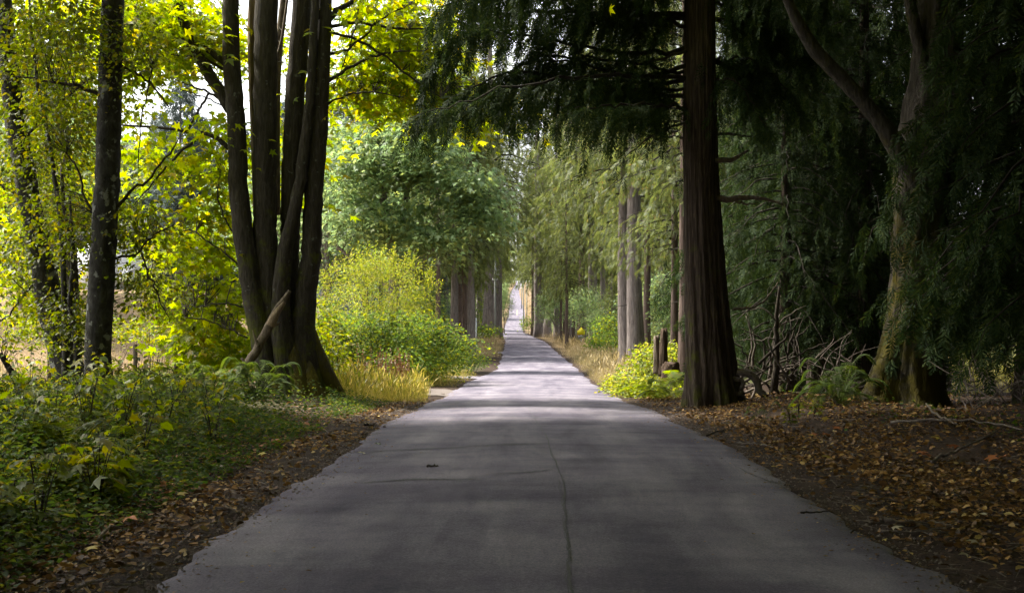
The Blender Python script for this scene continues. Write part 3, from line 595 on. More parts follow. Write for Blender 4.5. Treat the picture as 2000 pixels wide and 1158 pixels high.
gl = G(); leaves_at(gl, T_MAPLE, cs, 34, .72, .20, .37, .7, .35); gl.build('crown', M['maple_far'], fm, kind='stuff')

# ------------------------------------------------------------------ great cedar on the right verge
YC = 27.0
ce = thing('cedar_tree', 'massive red-brown cedar trunk with fluted base on the right verge, dark boughs over the road', 'tree', gp(1390, YC))
g = G()
_cr = np.random.default_rng(4); _cm = [(f, _cr.uniform(0, 6.28), _cr.uniform(2, 9), _cr.uniform(0, 6.28), _cr.uniform(3, 17), a) for f, a in ((3, .03), (5, .035), (7, .03), (11, .028), (13, .028), (17, .026), (22, .026), (29, .022), (34, .022), (43, .018))]
def cedfl(th, t):
    r = 1 + .22 * np.exp(-t * 10) * np.sin(5 * th + .6) + .10 * np.exp(-t * 22) * np.sin(9 * th + 2)
    for f, p1, w1, p2, w2, a in _cm: r = r + a * np.sin(f * th + p1 + 1.6 * np.sin(w1 * t + p2)) * (.55 + .45 * np.sin(w2 * t * 1.3 + p1 + 2 * th))
    return r + .012 * np.sin(150 * t + 9 * np.sin(7 * th))
pixtube(g, [(1396, 812), (1389, 720), (1382, 620), (1375, 480), (1370, 320), (1368, 160), (1367, 0), (1366, -500), (1366, -1300)], [114, 96, 85, 75, 66, 61, 57, 44, 10], YC, 170, 110, cedfl)
g.build('trunk', M['bark_cedar'], ce, True)
for pix, ws, m in (([(1378, 308), (1400, 314), (1430, 312), (1462, 294)], [13, 12, 9, 4], 'deadwood'), ([(1388, 386), (1420, 390), (1452, 386), (1490, 388), (1530, 400)], [14, 12, 10, 6, 3], 'deadwood'), ([(1425, 388), (1450, 397), (1478, 398)], [6, 5, 2], 'deadwood'), ([(1400, 262), (1440, 264), (1480, 268)], [6, 5, 2], 'twig'), ([(1432, 604), (1470, 600), (1500, 580), (1520, 550)], [5, 5, 4, 2], 'deadwood'), ([(1342, 100), (1300, 112), (1240, 128)], [7, 5, 3], 'twig'), ([(1344, 238), (1280, 262), (1230, 300)], [5, 4, 2], 'twig')):
    g = G(); pixtube(g, pix, ws, YC, 14, 8, bark_fl(3, .08), wig=.015, dY=-.2); g.build('broken_branch', M[m], ce, True)
bp = [[(1345, 152), (1200, 150), (1050, 160), (930, 190), (800, 235)], [(1345, 95), (1230, 105), (1100, 85), (960, 60), (850, 40)], [(1345, 190), (1250, 175), (1120, 155), (1000, 140), (900, 180), (850, 215)], [(1345, 55), (1250, 20), (1100, -25), (950, -15), (860, 15)],
      [(1345, 30), (1150, 25), (1000, 30), (890, 80), (835, 140)], [(1350, 215), (1280, 208), (1200, 205), (1120, 215)], [(1345, 130), (1230, 150), (1130, 120), (1040, 110), (980, 170)], [(1345, 160), (1260, 170), (1180, 180), (1080, 195), (1010, 225)]]
for i in range(16):
    y0 = rng.uniform(-190, 190); xe = rng.uniform(860, 1180); bp.append([(1346, y0), (1346 + (xe - 1346) * .5, y0 - rng.uniform(5, 40)), (xe, min(y0 + rng.uniform(-20, 60), 205))])
for i in range(12):
    y0 = rng.uniform(-160, 200); xe = rng.uniform(1470, 1660); bp.append([(1390, y0), (1390 + (xe - 1390) * .5, y0 + rng.uniform(-10, 20)), (xe, y0 + rng.uniform(30, 110))])
gb = G(); gl = G(); A = []
for i, pix in enumerate(bp):
    dy = rng.uniform(-2.6, 2.2); n = 22; pp = [P(q[0], q[1], YC + dy * j / (len(pix) - 1)) for j, q in enumerate(pix)]; p = spl(pp, n) + rnd(n) * .03; L = np.linalg.norm(p[-1] - p[0])
    tube(gb, p, np.linspace(.055 if i < 8 else .04, .008, n), 6, cap=False); A.append(branch_sprays(p, 1.15, int(14 + L * 9), 10, .85, .05, .40))
pos, ax, nm = [np.concatenate([a[k] for a in A]) for k in range(3)]
stamp(gl, T_BOUGH, pos, ax, nm, .33 * rng.uniform(.6, 1.3, len(pos)))
pos = []; A = []
for i in range(110):   # crown above the frame
    u = (i + .5) / 110; zz = 10.5 + 14.5 * u; az = i * 2.4; ln = 6.5 * (1 - u) ** .7 + .6; d = np.array([math.cos(az), math.sin(az), 0]); c0 = np.array([PX(1366, YC), YC, zz]); t = np.linspace(0, 1, 7)[:, None]
    p = c0 + d * ln * t + UP * ln * (.15 * t - .35 * t ** 2); tube(gb, p, np.linspace(.05, .008, 7), 4, cap=False); A.append(branch_sprays(p, 1.5, 12, 5, .9))
pos, ax, nm = [np.concatenate([a[k] for a in A]) for k in range(3)]
stamp(gl, T_SPRAYC, pos, ax, nm, .62 * rng.uniform(.6, 1.3, len(pos)))
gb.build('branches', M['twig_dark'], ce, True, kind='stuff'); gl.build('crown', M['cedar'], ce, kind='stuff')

# ------------------------------------------------------------------ mossy old maple on the right
YM = 23.0
mm = thing('mossy_maple', 'huge mossy old maple with a limb slanting up to the left, deep in shade', 'tree', gp(1765, YM))
g = G()
def mosfl(th, t): return 1 + .22 * np.exp(-t * 8) * np.sin(5 * th + 2) + .05 * np.sin(7 * th + 3 * np.sin(6 * t)) + .035 * np.sin(17 * th + 5 * np.sin(11 * t)) + .03 * np.sin(29 * th + 25 * t) + .02 * np.sin(70 * t + 5 * th)
mtr = pixtube(g, [(1765, 815), (1770, 740), (1782, 650), (1790, 540), (1796, 420), (1812, 300), (1826, 200), (1832, 110), (1836, 0), (1845, -200), (1860, -600)], [170, 132, 104, 98, 104, 116, 112, 92, 84, 70, 40], YM, 100, 56, mosfl)
g.build('trunk', M['bark_mossy'], mm, True); lp = [mtr[70:]]
for pix, ws in (([(1806, 420), (1782, 345), (1754, 292), (1720, 240), (1680, 192), (1640, 150), (1600, 108), (1565, 55), (1538, 0), (1500, -90)], [30, 44, 38, 32, 30, 28, 26, 23, 18, 12]), ([(1850, 190), (1900, 140), (1955, 115), (2010, 100), (2100, 60)], [70, 58, 50, 44, 34]), ([(1815, 160), (1795, 90), (1782, 30), (1770, -40)], [26, 24, 22, 18]), ([(1690, 815), (1708, 765), (1740, 700), (1762, 640)], [36, 44, 40, 30])):
    g = G(); lp.append(pixtube(g, pix, ws, YM, 40, 18, bark_fl(6, .06), -.25, wig=.008)[8:]); g.build('root' if pix[0][1] > 800 else 'limb', M['bark_mossy'], mm, True)
cs = np.concatenate([pixell(*r) for r in [(1600, -430, 23, 260, 120, 4, 60), (1900, -430, 23, 260, 150, 4, 60), (1300, -400, 20, 300, 120, 5, 60), (1000, -520, 17, 400, 120, 5, 60)]])
gb = G(); twigs_to(gb, np.concatenate(lp), cs, .015); gb.build('branches', M['twig'], mm, True, kind='stuff')
gl = G(); leaves_at(gl, T_MAPLE, cs, 30, .7, .3, .34); gl.build('crown', M['maple'], mm, kind='stuff')

# ------------------------------------------------------------------ conifers: prototypes
pr_low = conifer('cedar_tree', 17, .26, 2.1, 3.6, 150, 14, 6, .38, .75, .05, T_FINE, M['cedar'], M['bark_cedar'], 14, 1.15, 1.0)
pr_low2 = conifer('cedar_tree', 15, .22, 1.9, 3.0, 120, 13, 6, .38, .8, .0, T_FINE, M['cedar'], M['bark_cedar'], 14, 1.1, 2.0)
pr_hem = conifer('hemlock_tree', 27, .36, 9.5, 4.4, 130, 13, 6, .44, .55, .05, T_SPRAY, M['hemlock'], M['bark_fir'], 14, 1.5, 3.0)
pr_hem2 = conifer('hemlock_tree', 24, .24, 8.0, 3.8, 110, 11, 6, .44, .6, .0, T_SPRAY, M['hemlock'], M['bark_red'], 18, 1.4, 4.0)
pr_yng = conifer('young_hemlock', 9, .10, .4, 2.1, 85, 9, 5, .34, .95, .05, T_SPRAYC, M['hemlock'], M['bark_fir'], 4, .8, 5.0)
pr_fir = conifer('fir_tree', 30, .38, 2.0, 6.0, 140, 14, 4, 1.15, .5, .1, T_SPRAYC, M['fir_haze'], M['bark_fir'], 6, 1.3, 6.0)
pr_fir2 = conifer('fir_tree', 26, .34, 2.0, 5.4, 120, 13, 4, 1.15, .6, .05, T_SPRAYC, M['fir_haze'], M['bark_fir'], 6, 1.3, 7.0)
pr_can = broadleaf('unseen_shade_maple', 16, .30, 8.0, 6.0, 3.4, 210, 24, .42, T_MAPLE, M['maple'], M['bark_maple'], .8, .35, 8)  # unseen maple, added to keep sun and sky off the near road
pr_dec = broadleaf('broadleaf_tree', 12, .20, 1.6, 3.6, 4.2, 190, 26, .24, T_OVATE, M['maple_far'], M['bark_fir'], .6, .3, 8)

# named trunks along the road (px at mid trunk, distance, scale, prototype)
TR = [(pr_hem, 1222, 62, .95, 'grey furrowed fir trunk, left one of the close pair on the right verge'), (pr_hem, 1241, 60, 1.08, 'pale furrowed fir trunk, right and thicker one of the close pair'),
      (pr_hem2, 1264, 66, .85, 'thin reddish trunk just behind the pair of pale firs'), (pr_hem2, 1318, 45, .62, 'thin knobbly trunk above the broken snag'), (pr_hem2, 1337, 42, .85, 'young cedar trunk half hidden by the great cedar'),
      (pr_hem, 1160, 140, 1.5, 'broad grey trunk just right of the yellow school sign'), (pr_hem2, 1136, 143, 1.6, 'reddish trunk directly behind the yellow school sign'), (pr_hem2, 1107, 128, .75, 'slim trunk left of the yellow school sign'), (pr_hem2, 1096, 150, .7, 'slimmer trunk second to the left of the sign'), (pr_hem2, 1120, 150, .9, 'slim trunk close to the left edge of the sign'),
      (pr_hem, 1053, 205, 2.0, 'thick grey cedar-like trunk where the road narrows, right side'), (pr_hem2, 1040, 230, 1.2, 'dark trunk just left of the thick grey one, right roadside'),
      (pr_hem2, 856, 92, .9, 'lone grey trunk rising behind the yellow bush'), (pr_hem, 886, 96, .9, 'leftmost trunk of the dark row beyond the bush'), (pr_hem2, 897, 99, .9, 'second trunk of the dark row beyond the bush'), (pr_hem2, 907, 98, 1.05, 'third trunk of the dark row beyond the bush'), (pr_hem, 920, 96, .85, 'mossy roadside trunk ending the dark row beyond the bush'),
      (pr_hem, 954, 176, 2.1, 'huge purple-grey trunk left of the utility pole'), (pr_hem, 973, 182, 1.5, 'broad dark trunk directly behind the utility pole')]
for i, (pr, px, Y, s, lab) in enumerate(TR): pr.place(gp(px, Y), i * 1.3, s, lab, 'tree')

# dark cedars crowding the right side
GR = 'shaded cedars right of the road'
for i, (pr, px, Y, s) in enumerate([(pr_low, 2015, 22.5, .85), (pr_low2, 2100, 20.5, 1.0), (pr_low2, 1535, 31, .8), (pr_low, 1600, 33, .95), (pr_low2, 1690, 32, 1.0), (pr_low, 1540, 38, 1.0), (pr_low2, 1750, 36, 1.05), (pr_low, 1830, 34, 1.0), (pr_low2, 1520, 46, 1.1), (pr_low, 1560, 42, 1.15), (pr_low2, 1650, 43, 1.2), (pr_low, 2090, 27, 1.1), (pr_low, 2180, 22, 1.1), (pr_low, 1600, 50, .9), (pr_low2, 1480, 56, 1.5), (pr_low, 2250, 30, 1.5), (pr_low2, 2300, 20, 1.4), (pr_low, 1600, 62, 1.2), (pr_low2, 1500, 66, 1.2)]):
    lab = {0: 'dark trunk with drooping cedar boughs right of the mossy maple', 1: 'cedar with low feathery boughs at the right edge of the frame', 2: 'small cedar over the tangle of roots beside the great cedar'}.get(i, 'dark drooping cedar in the shaded wood behind the mossy maple')
    pr.place(gp(px, Y), i * 2.1, s, lab, 'tree', GR if i > 2 else None)
# conifers of the middle ground and far woods
def scatter(prs, n, yr, dr, side, scl, label, cat, group, avoid=None):
    k = 0; tries = 0; got = []
    while k < n and tries < n * 60:
        tries += 1; Y = rng.uniform(*yr); d = rng.uniform(*dr); s = -1 if side == 'L' else 1; x = float(xc(Y) + s * (hw(Y) + d))
        if avoid and avoid(x, Y): continue
        if any((x - a) ** 2 + (Y - b) ** 2 < 6.0 for a, b in got): continue
        got.append((x, Y)); prs[int(rng.integers(len(prs)))].place((x, Y, float(gz(x, Y)) - .1), rng.uniform(0, 6.28), rng.uniform(*scl), label, cat, group); k += 1
scatter([pr_hem, pr_hem2], 32, (70, 230), (4.6, 16), 'R', (.8, 1.25), 'tall drooping hemlock in the sunlit wood right of the road', 'tree', 'hemlocks right of the road')
scatter([pr_yng, pr_yng, pr_dec], 34, (55, 170), (4.5, 12), 'R', (.4, .9), 'young tree filling the edge of the wood behind the roadside grass', 'tree', 'young growth along the right verge')
scatter([pr_hem, pr_hem2], 30, (98, 260), (3.8, 14), 'L', (.8, 1.3), 'tall drooping hemlock left of the road past the bush', 'tree', 'hemlocks left of the road')
scatter([pr_yng, pr_dec], 16, (100, 240), (6, 12), 'L', (.4, .9), 'young tree below the tall trunks left of the road', 'tree', 'young growth along the left verge')
scatter([pr_hem, pr_hem2, pr_dec], 26, (200, 420), (8, 24), 'R', (.9, 1.4), 'roadside tree where the road climbs away, right side', 'tree', 'far trees right of the road')
scatter([pr_hem, pr_dec, pr_dec], 26, (240, 420), (9, 24), 'L', (.9, 1.4), 'roadside tree where the road climbs away, left side', 'tree', 'far trees left of the road')
scatter([pr_fir, pr_fir2, pr_dec], 46, (430, 1050), (14, 70), 'R', (.9, 1.4), 'tree on the far hill right of the climbing road', 'tree', 'trees on the far hill, right')
scatter([pr_fir, pr_dec, pr_dec], 50, (430, 1050), (7, 60), 'L', (.8, 1.3), 'tree on the far hill left of the climbing road', 'tree', 'trees on the far hill, left')
for i, (sd_, Y, d, s) in enumerate([(-1, 150, 4.0, 1.25), (1, 185, 3.0, 1.3), (-1, 225, 4.5, 1.5), (1, 240, 2.6, 1.45), (-1, 268, 2.6, 1.5), (1, 292, 3.0, 1.6), (-1, 335, 3.0, 1.7), (1, 352, 4.0, 1.7), (-1, 248, 3.2, 1.35), (1, 262, 3.4, 1.35), (-1, 284, 2.4, 1.45), (1, 276, 2.6, 1.4), (-1, 300, 4.5, 1.5), (1, 312, 3.0, 1.6), (-1, 195, 4.0, 1.2), (1, 205, 3.8, 1.25)]):
    x = float(xc(Y) + sd_ * (hw(Y) + d)); pr_hem.place((x, Y, float(gz(x, Y)) - .1), i * 1.1, s, 'tall roadside hemlock arching over the road in the distance', 'tree', 'hemlocks arching over the far road')
scatter([pr_dec, pr_dec, pr_hem], 40, (345, 900), (3.0, 9), 'L', (.6, .95), 'leafy tree shading the climbing road from its left bank', 'tree', 'trees shading the climbing road')
pr_dec.place(gp(985, 262), 1.0, (.6, .6, 1.1), 'bright green leafy tree right of the utility pole', 'tree')
pr_dec.place(gp(1085, 170), 2.0, .8, 'light green leafy tree left of the school sign', 'tree')
# firs beyond the field, haze put into their leaf colour
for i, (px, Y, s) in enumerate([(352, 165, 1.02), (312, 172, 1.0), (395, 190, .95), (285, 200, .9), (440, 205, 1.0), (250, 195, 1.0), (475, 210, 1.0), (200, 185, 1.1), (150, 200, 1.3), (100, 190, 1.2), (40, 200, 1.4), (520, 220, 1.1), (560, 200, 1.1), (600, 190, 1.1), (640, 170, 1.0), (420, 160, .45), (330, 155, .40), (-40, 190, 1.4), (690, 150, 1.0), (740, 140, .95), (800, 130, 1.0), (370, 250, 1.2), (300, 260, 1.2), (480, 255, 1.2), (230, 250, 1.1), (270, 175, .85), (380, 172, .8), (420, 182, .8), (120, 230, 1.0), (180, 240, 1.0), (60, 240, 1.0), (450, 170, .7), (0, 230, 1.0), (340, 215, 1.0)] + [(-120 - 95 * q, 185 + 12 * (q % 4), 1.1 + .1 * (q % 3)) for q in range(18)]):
    (pr_fir if i % 2 == 0 else pr_fir2).place(gp(px, Y), i * 1.7, s, {0: 'tall grey-green fir standing highest beyond the field', 1: 'grey-green fir just left of the tallest one beyond the field'}.get(i, 'fir with haze put into its grey leaf colour, in the wood beyond the dry field'), 'tree', None if i < 2 else 'firs beyond the field')
# leafy background trees, then unseen trees added around the camera to shade the near road
for i, (px, Y, s) in enumerate([(640, 92, 1.9), (710, 104, 2.1), (560, 98, 1.6), (800, 112, 1.9), (480, 120, 1.3), (-30, 78, 1.8), (45, 88, 1.8), (110, 100, 1.7)]):
    pr_dec.place(gp(px, Y), i * 2.2, s, ('tall leafy tree behind the left half of the bigleaf maple', 'tall leafy tree behind the middle of the bigleaf maple', 'leafy tree seen between the dark maple stems', 'tall leafy tree behind the right half of the bigleaf maple', 'low leafy tree left of the dark maple stems', 'leafy tree across the field at the left frame edge', 'leafy tree across the field behind the leaning alder', 'leafy tree across the field left of the white house')[i], 'tree')
GC = 'unseen trees added to shade the near road'
for i, (pr, x, Y, s) in enumerate([(pr_can, -6.0, 13, 1.05), (pr_can, 6.5, 15, 1.05), (pr_can, 5.8, 5, 1.0), (pr_can, -5.6, 3, 1.0), (pr_can, 5.5, -6, 1.05), (pr_can, -5.8, -7, 1.05), (pr_can, 0.5 + 5.2, -16, 1.1), (pr_can, -6, -17, 1.1), (pr_can, 9.5, 10, 1.1), (pr_low, 12, 14, 1.2), (pr_low, 10, 4, 1.3), (pr_low, 9, -4, 1.3), (pr_low, 13, -10, 1.3), (pr_low, 7.5, -13, 1.3), (pr_low, -9, -14, 1.3), (pr_low, -9.5, -4, 1.2), (pr_low, -8, -24, 1.4), (pr_low, 8, -24, 1.4)] + [(pr_low, x_, y_, 1.5) for x_, y_ in ((16, 18), (18, 9), (20, 24), (17, 0), (15, -8), (22, 15), (19, -16), (24, 30), (13, 21.5), (-16, -20), (0.5, -34), (-5, -36), (6, -36))] + [(pr_can, 12.5, 24, 1.5), (pr_can, 15, 29, 1.5), (pr_can, 12, 17, 1.4)] + [(pr_can, s * x, y, z) for s in (-1, 1) for x, y, z in ((10.8, 19, 1.5), (7, 9, 1.5), (6.5, 0, 1.5), (7, -10, 1.5), (6.5, -20, 1.5), (12, 4, 1.5), (12, -6, 1.5))] + [(pr_low, -15 - (i % 2) * 3, -8 + i * 4.5, 1.35) for i in range(4)]):
    pr.place((x, Y, float(gz(x, Y))), i * 1.9, s, 'unseen tree of the near wood, added to shade the road and verges', 'tree', GC)

# ------------------------------------------------------------------ dead tangle, stumps, sticks
rw = thing('root_wad', 'tangle of dead roots and broken branches at the foot of the great cedar', 'roots', gp(1490, 27.5))
for i in range(36):
    x0, y0 = rng.uniform(1430, 1570), rng.uniform(700, 800); a = rng.uniform(-2.6, -.3); L = rng.uniform(40, 140); x1, y1 = x0 + math.cos(a) * L, max(y0 + math.sin(a) * L, 610); k = rng.uniform(-30, 30)
    g = G(); pixtube(g, [(x0, y0), ((x0 + x1) / 2 + k, (y0 + y1) / 2 - abs(k) * .6), (x1, y1)], [rng.uniform(3, 8), 4, 1.5], 27.5 + rng.uniform(-.6, .9), 12, 5, wig=.02); g.build('root', M['deadgrey' if i % 3 == 0 else 'twig'], rw, True)
for pix, ws in (([(1440, 725), (1470, 735), (1490, 770), (1510, 800)], [14, 16, 14, 10]), ([(1430, 740), (1450, 745), (1445, 770), (1432, 765)], [10, 9, 8, 5]), ([(1350, 795), (1390, 770), (1440, 768), (1480, 795)], [3, 4, 4, 3])):
    g = G(); pixtube(g, pix, ws, 26.6, 16, 8, bark_fl(3, .1), wig=.015); g.build('root', M['deadgrey'], rw, True)
ds = thing('dead_sapling', 'dark bare crooked sapling leaning in the root tangle', 'tree', gp(1512, 27.2)); g = G(); pixtube(g, [(1506, 800), (1512, 750), (1518, 690), (1517, 620), (1522, 560)], [17, 16, 11, 8, 5], 27.2, 22, 8, bark_fl(3, .08), wig=.015); g.build('trunk', M['twig'], ds, True)
for i in range(9):
    g = G(); y0 = rng.uniform(600, 760); a = rng.choice([-1, 1]); pixtube(g, [(1516, y0), (1516 + a * rng.uniform(20, 40), y0 - rng.uniform(0, 30)), (1516 + a * rng.uniform(50, 90), y0 + rng.uniform(-50, 20))], [3.5, 2.5, 1.2], 27.2, 8, 5, wig=.02); g.build('twig', M['deadgrey'], ds, True)
# brittle bare twigs hanging in the shade, one brush heap per spot
for (px, py, Y, n, lab) in ((1620, 720, 27, 40, 'bare brittle brush in the shade between the cedar and the sword fern'), (1960, 760, 20.5, 40, 'heap of bare dead twigs at the right edge under the boughs'), (1870, 740, 25, 24, 'sparse dead twigs crossing the bright gap right of the mossy trunk')):
    b = thing('brush_heap', lab, 'brush', gp(px, Y))
    g = G()
    for i in range(n):
        x0, y0 = px + rng.normal() * 45, py + rng.uniform(-20, 50); a = rng.uniform(-2.8, -.2); L = rng.uniform(30, 110); tube(g, spl([P(x0, y0, Y), P(x0 + math.cos(a) * L * .5 + rng.normal() * 10, y0 + math.sin(a) * L * .5, Y + .2), P(x0 + math.cos(a) * L, y0 + math.sin(a) * L * .8, Y + rng.uniform(-.5, .5))], 8), np.linspace(.014, .004, 8), 4, cap=False)
    g.build('twigs', M['deadgrey'], b, True, kind='stuff')
# snags and stumps on the right
def snag(name, label, Y, px, top, base, wpx, lean=0, mat='stump'):
    s = thing(name, label, 'stump', gp(px, Y)); g = G(); n = 22; k = 18
    p = pixpath([(px, base + 14), (px + lean * .5, (top + base) / 2), (px + lean, top)], Y, n); r = np.interp(np.linspace(0, 1, n), [0, .2, 1], [wpx * .62, wpx * .52, wpx * .40]) / FPX * Y
    tube(g, p, r, k, lambda th, t: 1 + .14 * np.sin(4 * th + 3 * t) + .08 * np.sin(11 * th + 8 * t)); V = g.v[0]; zt = p[-1, 2]; h = zt - p[0, 2]
    top_i = V[:, 2] > zt - .25 * h; V[top_i, 2] += (np.sin(np.arctan2(V[top_i, 1] - p[-1, 1], V[top_i, 0] - p[-1, 0]) * 3 + px) * .10 + rng.normal(size=top_i.sum()) * .02) * h * .9 * (V[top_i, 2] - (zt - .25 * h)) / (.25 * h)
    g.build('wood', M[mat], s, True); return s
snag('broken_snag', 'tall dark broken snag among the sunlit ferns', 37, 1295, 648, 720, 15, 2)
snag('broken_snag', 'shorter grey broken snag leaning beside the dark one', 37.3, 1283, 660, 716, 12, -1, 'post')
snag('tree_stump', 'low rotten stump above the sunlit bracken', 35.5, 1310, 709, 730, 34)
snag('tree_stump', 'squat grey stump beside the thick trunk where the road narrows', 200, 1069, 626, 646, 15, 0, 'bark_fir')

# ------------------------------------------------------------------ shrubs
def shrub(name, label, cat, Y, base, regs, nleaf, size, tm, mat, sp, nst, grp=None, stemw=.018):
    t = thing(name, label, cat, gp(base, Y), grp); b = gp(base, Y); cs = np.concatenate([pixell(*r) for r in regs]); gzc = gz(cs[:, 0], cs[:, 1]); cs[:, 2] = np.maximum(cs[:, 2], gzc + .12)
    g = G()
    for i in rng.permutation(len(cs))[:nst]:
        c = cs[i]; a = np.array([b[0] + (c[0] - b[0]) * .55, c[1] * .4 + b[1] * .6, 0]); a[2] = gz(a[0], a[1]) - .05; tube(g, spl([a, (a + c) / 2 + UP * .25 * np.linalg.norm(c - a) * .5, c], 8), np.linspace(stemw, .005, 8), 5, cap=False)
    g.build('stems', M['twig'], t, True, kind='stuff'); gl = G(); leaves_at(gl, tm, cs, nleaf, sp, sp * .6, size, .3, .8); gl.build('leaves', mat, t, kind='stuff'); return t
bush = shrub('willow_bush', 'tall rounded bush with bright yellow-green leaves by the road bend', 'bush', 52, 735, [(735, 580, 52, 105, 85, 2.6, 300, .5), (690, 610, 51, 80, 60, 2.4, 130, .4), (790, 620, 51, 70, 60, 2.2, 130, .4), (735, 520, 52, 60, 34, 1.5, 90)], 26, .125, T_LONG, M['willow'], .26, 60)
g = G()   # upright leafy shoots breaking the outline
pos = []; ax = []
for i in range(90):
    a = rng.uniform(-1.5, 1.5); px = 737 + 118 * math.sin(a) * rng.uniform(.8, 1); py = 585 - 88 * math.cos(a) * rng.uniform(.85, 1.0); c = P(px, py, 52 + rng.uniform(-1.5, 1.5)); d = nrmz(np.array([math.sin(a) * .5 + rng.normal() * .15, rng.normal() * .2, 1])); L = rng.uniform(.3, .75)
    tube(g, np.array([c, c + d * L]), [.006, .003], 3, cap=False); k = 12; u = np.linspace(.1, 1, k)[:, None]; pos.append(c + d * L * u); ax.append(nrmz(rnd(k)) + d * .6)
g.build('shoots', M['twig'], bush, kind='stuff'); gl = G(); pos = np.concatenate(pos); ax = np.concatenate(ax); stamp(gl, T_LONG, pos, ax, UP + rnd(len(pos)) * .5, .13 * rng.uniform(.7, 1.2, len(pos))); gl.build('leaves', M['willow'], bush, kind='stuff')
shrub('bramble_thicket', 'low broad bramble thicket spreading below the yellow bush', 'bush', 47, 750, [(700, 660, 47.5, 85, 45, 2, 170, .4), (800, 665, 48, 85, 50, 2.2, 200, .4), (860, 690, 52, 45, 40, 2, 90, .3), (780, 705, 46, 70, 32, 1.5, 110, .3), (640, 650, 46, 40, 60, 1.5, 80)], 26, .13, T_OVATE, M['bramble'], .28, 50)
shrub('leafy_shrub', 'bright leafy shrub crowding the right side of the maple base', 'bush', 38, 650, [(640, 690, 38, 35, 60, 1.2, 60), (660, 740, 36, 40, 35, 1, 50), (625, 630, 40, 20, 50, 1, 24)], 18, .14, T_OVATE, M['sapling'], .22, 24)
shrub('leafy_shrub', 'leafy shrub at the road edge past the bramble thicket', 'bush', 66, 905, [(905, 700, 66, 30, 22, 1.5, 46), (935, 705, 70, 18, 12, 1.2, 20)], 18, .13, T_OVATE, M['bramble'], .26, 16)
shrub('leafy_shrub', 'yellow-green shrub between the fir pair and the snags', 'bush', 42, 1280, [(1275, 690, 43, 35, 25, 1.2, 56), (1245, 720, 42, 30, 28, 1.2, 50), (1310, 680, 44, 25, 20, 1, 22)], 18, .12, T_OVATE, M['willow'], .22, 24)
shrub('leafy_shrub', 'bright ground shrub spilling to the right road edge below the firs', 'bush', 36, 1250, [(1240, 755, 36, 40, 18, 1.1, 60), (1210, 745, 38, 20, 18, 1, 28), (1290, 765, 34, 35, 14, .8, 36)], 18, .11, T_OVATE, M['willow'], .2, 24)
shrub('roadside_shrub', 'green shrub under the big trunk right of the school sign', 'bush', 100, 1195, [(1190, 640, 100, 35, 30, 2, 60), (1175, 665, 96, 30, 15, 2, 34)], 18, .2, T_OVATE, M['bramble'], .4, 10)
shrub('field_shrub', 'yellow leafy shrub below the white house', 'bush', 95, 290, [(290, 552, 95, 40, 28, 2, 70), (330, 570, 92, 30, 16, 2, 30)], 20, .24, T_OVATE, M['willow'], .45, 10)
shrub('field_shrub', 'row of low green brambles along the field fence', 'bush', 40, 280, [(200, 640, 42, 140, 22, 1.2, 60), (330, 640, 41, 90, 25, 1.2, 56), (420, 665, 38, 50, 30, 1, 30), (60, 640, 42, 60, 30, 1.2, 26)], 18, .14, T_OVATE, M['sapling'], .3, 20)
shrub('roadside_shrub', 'green brush at the foot of the utility pole', 'bush', 150, 950, [(950, 645, 150, 28, 10, 2, 40), (943, 605, 185, 16, 40, 3, 50)], 18, .28, T_OVATE, M['bramble'], .5, 6)
shrub('roadside_shrub', 'green bank plants right of the road before the climb', 'bush', 230, 1028, [(1028, 630, 230, 9, 14, 2, 26)], 18, .3, T_OVATE, M['bramble'], .45, 6)

# arching canes that break the thicket's outline
for tgt, cx_, cy_, rx_, ry_, Y_, mk in (('bramble_thicket', 770, 690, 130, 62, 47.5, 'bramble'),):
    par = bpy.data.objects[tgt]; g = G(); gl = G(); pos = []; ax = []
    for i in range(80):
        a = rng.uniform(-1.7, 1.7); c = P(cx_ + rx_ * math.sin(a) * rng.uniform(.8, 1), cy_ - ry_ * math.cos(a) * rng.uniform(.7, 1), Y_ + rng.uniform(-2, 1)); e = c + np.array([math.sin(a) * .7 + rng.normal() * .3, -rng.uniform(0, .8), rng.uniform(-.1, .35)]); p = spl([c - UP * .3, (c + e) / 2 + UP * .35, e], 9); tube(g, p, np.linspace(.008, .003, 9), 3, cap=False)
        q = np.repeat(p, 4, 0) + rnd(36) * .05; pos.append(q); ax.append(nrmz(rnd(36)) * np.array([1, 1, .4]))
    g.build('canes', M['twig'], par, kind='stuff'); pos = np.concatenate(pos); ax = np.concatenate(ax); stamp(gl, T_OVATE, pos, ax, UP + rnd(len(pos)) * .5, rng.uniform(.06, .17, len(pos))); gl.build('leaves', M[mk], par, kind='stuff')
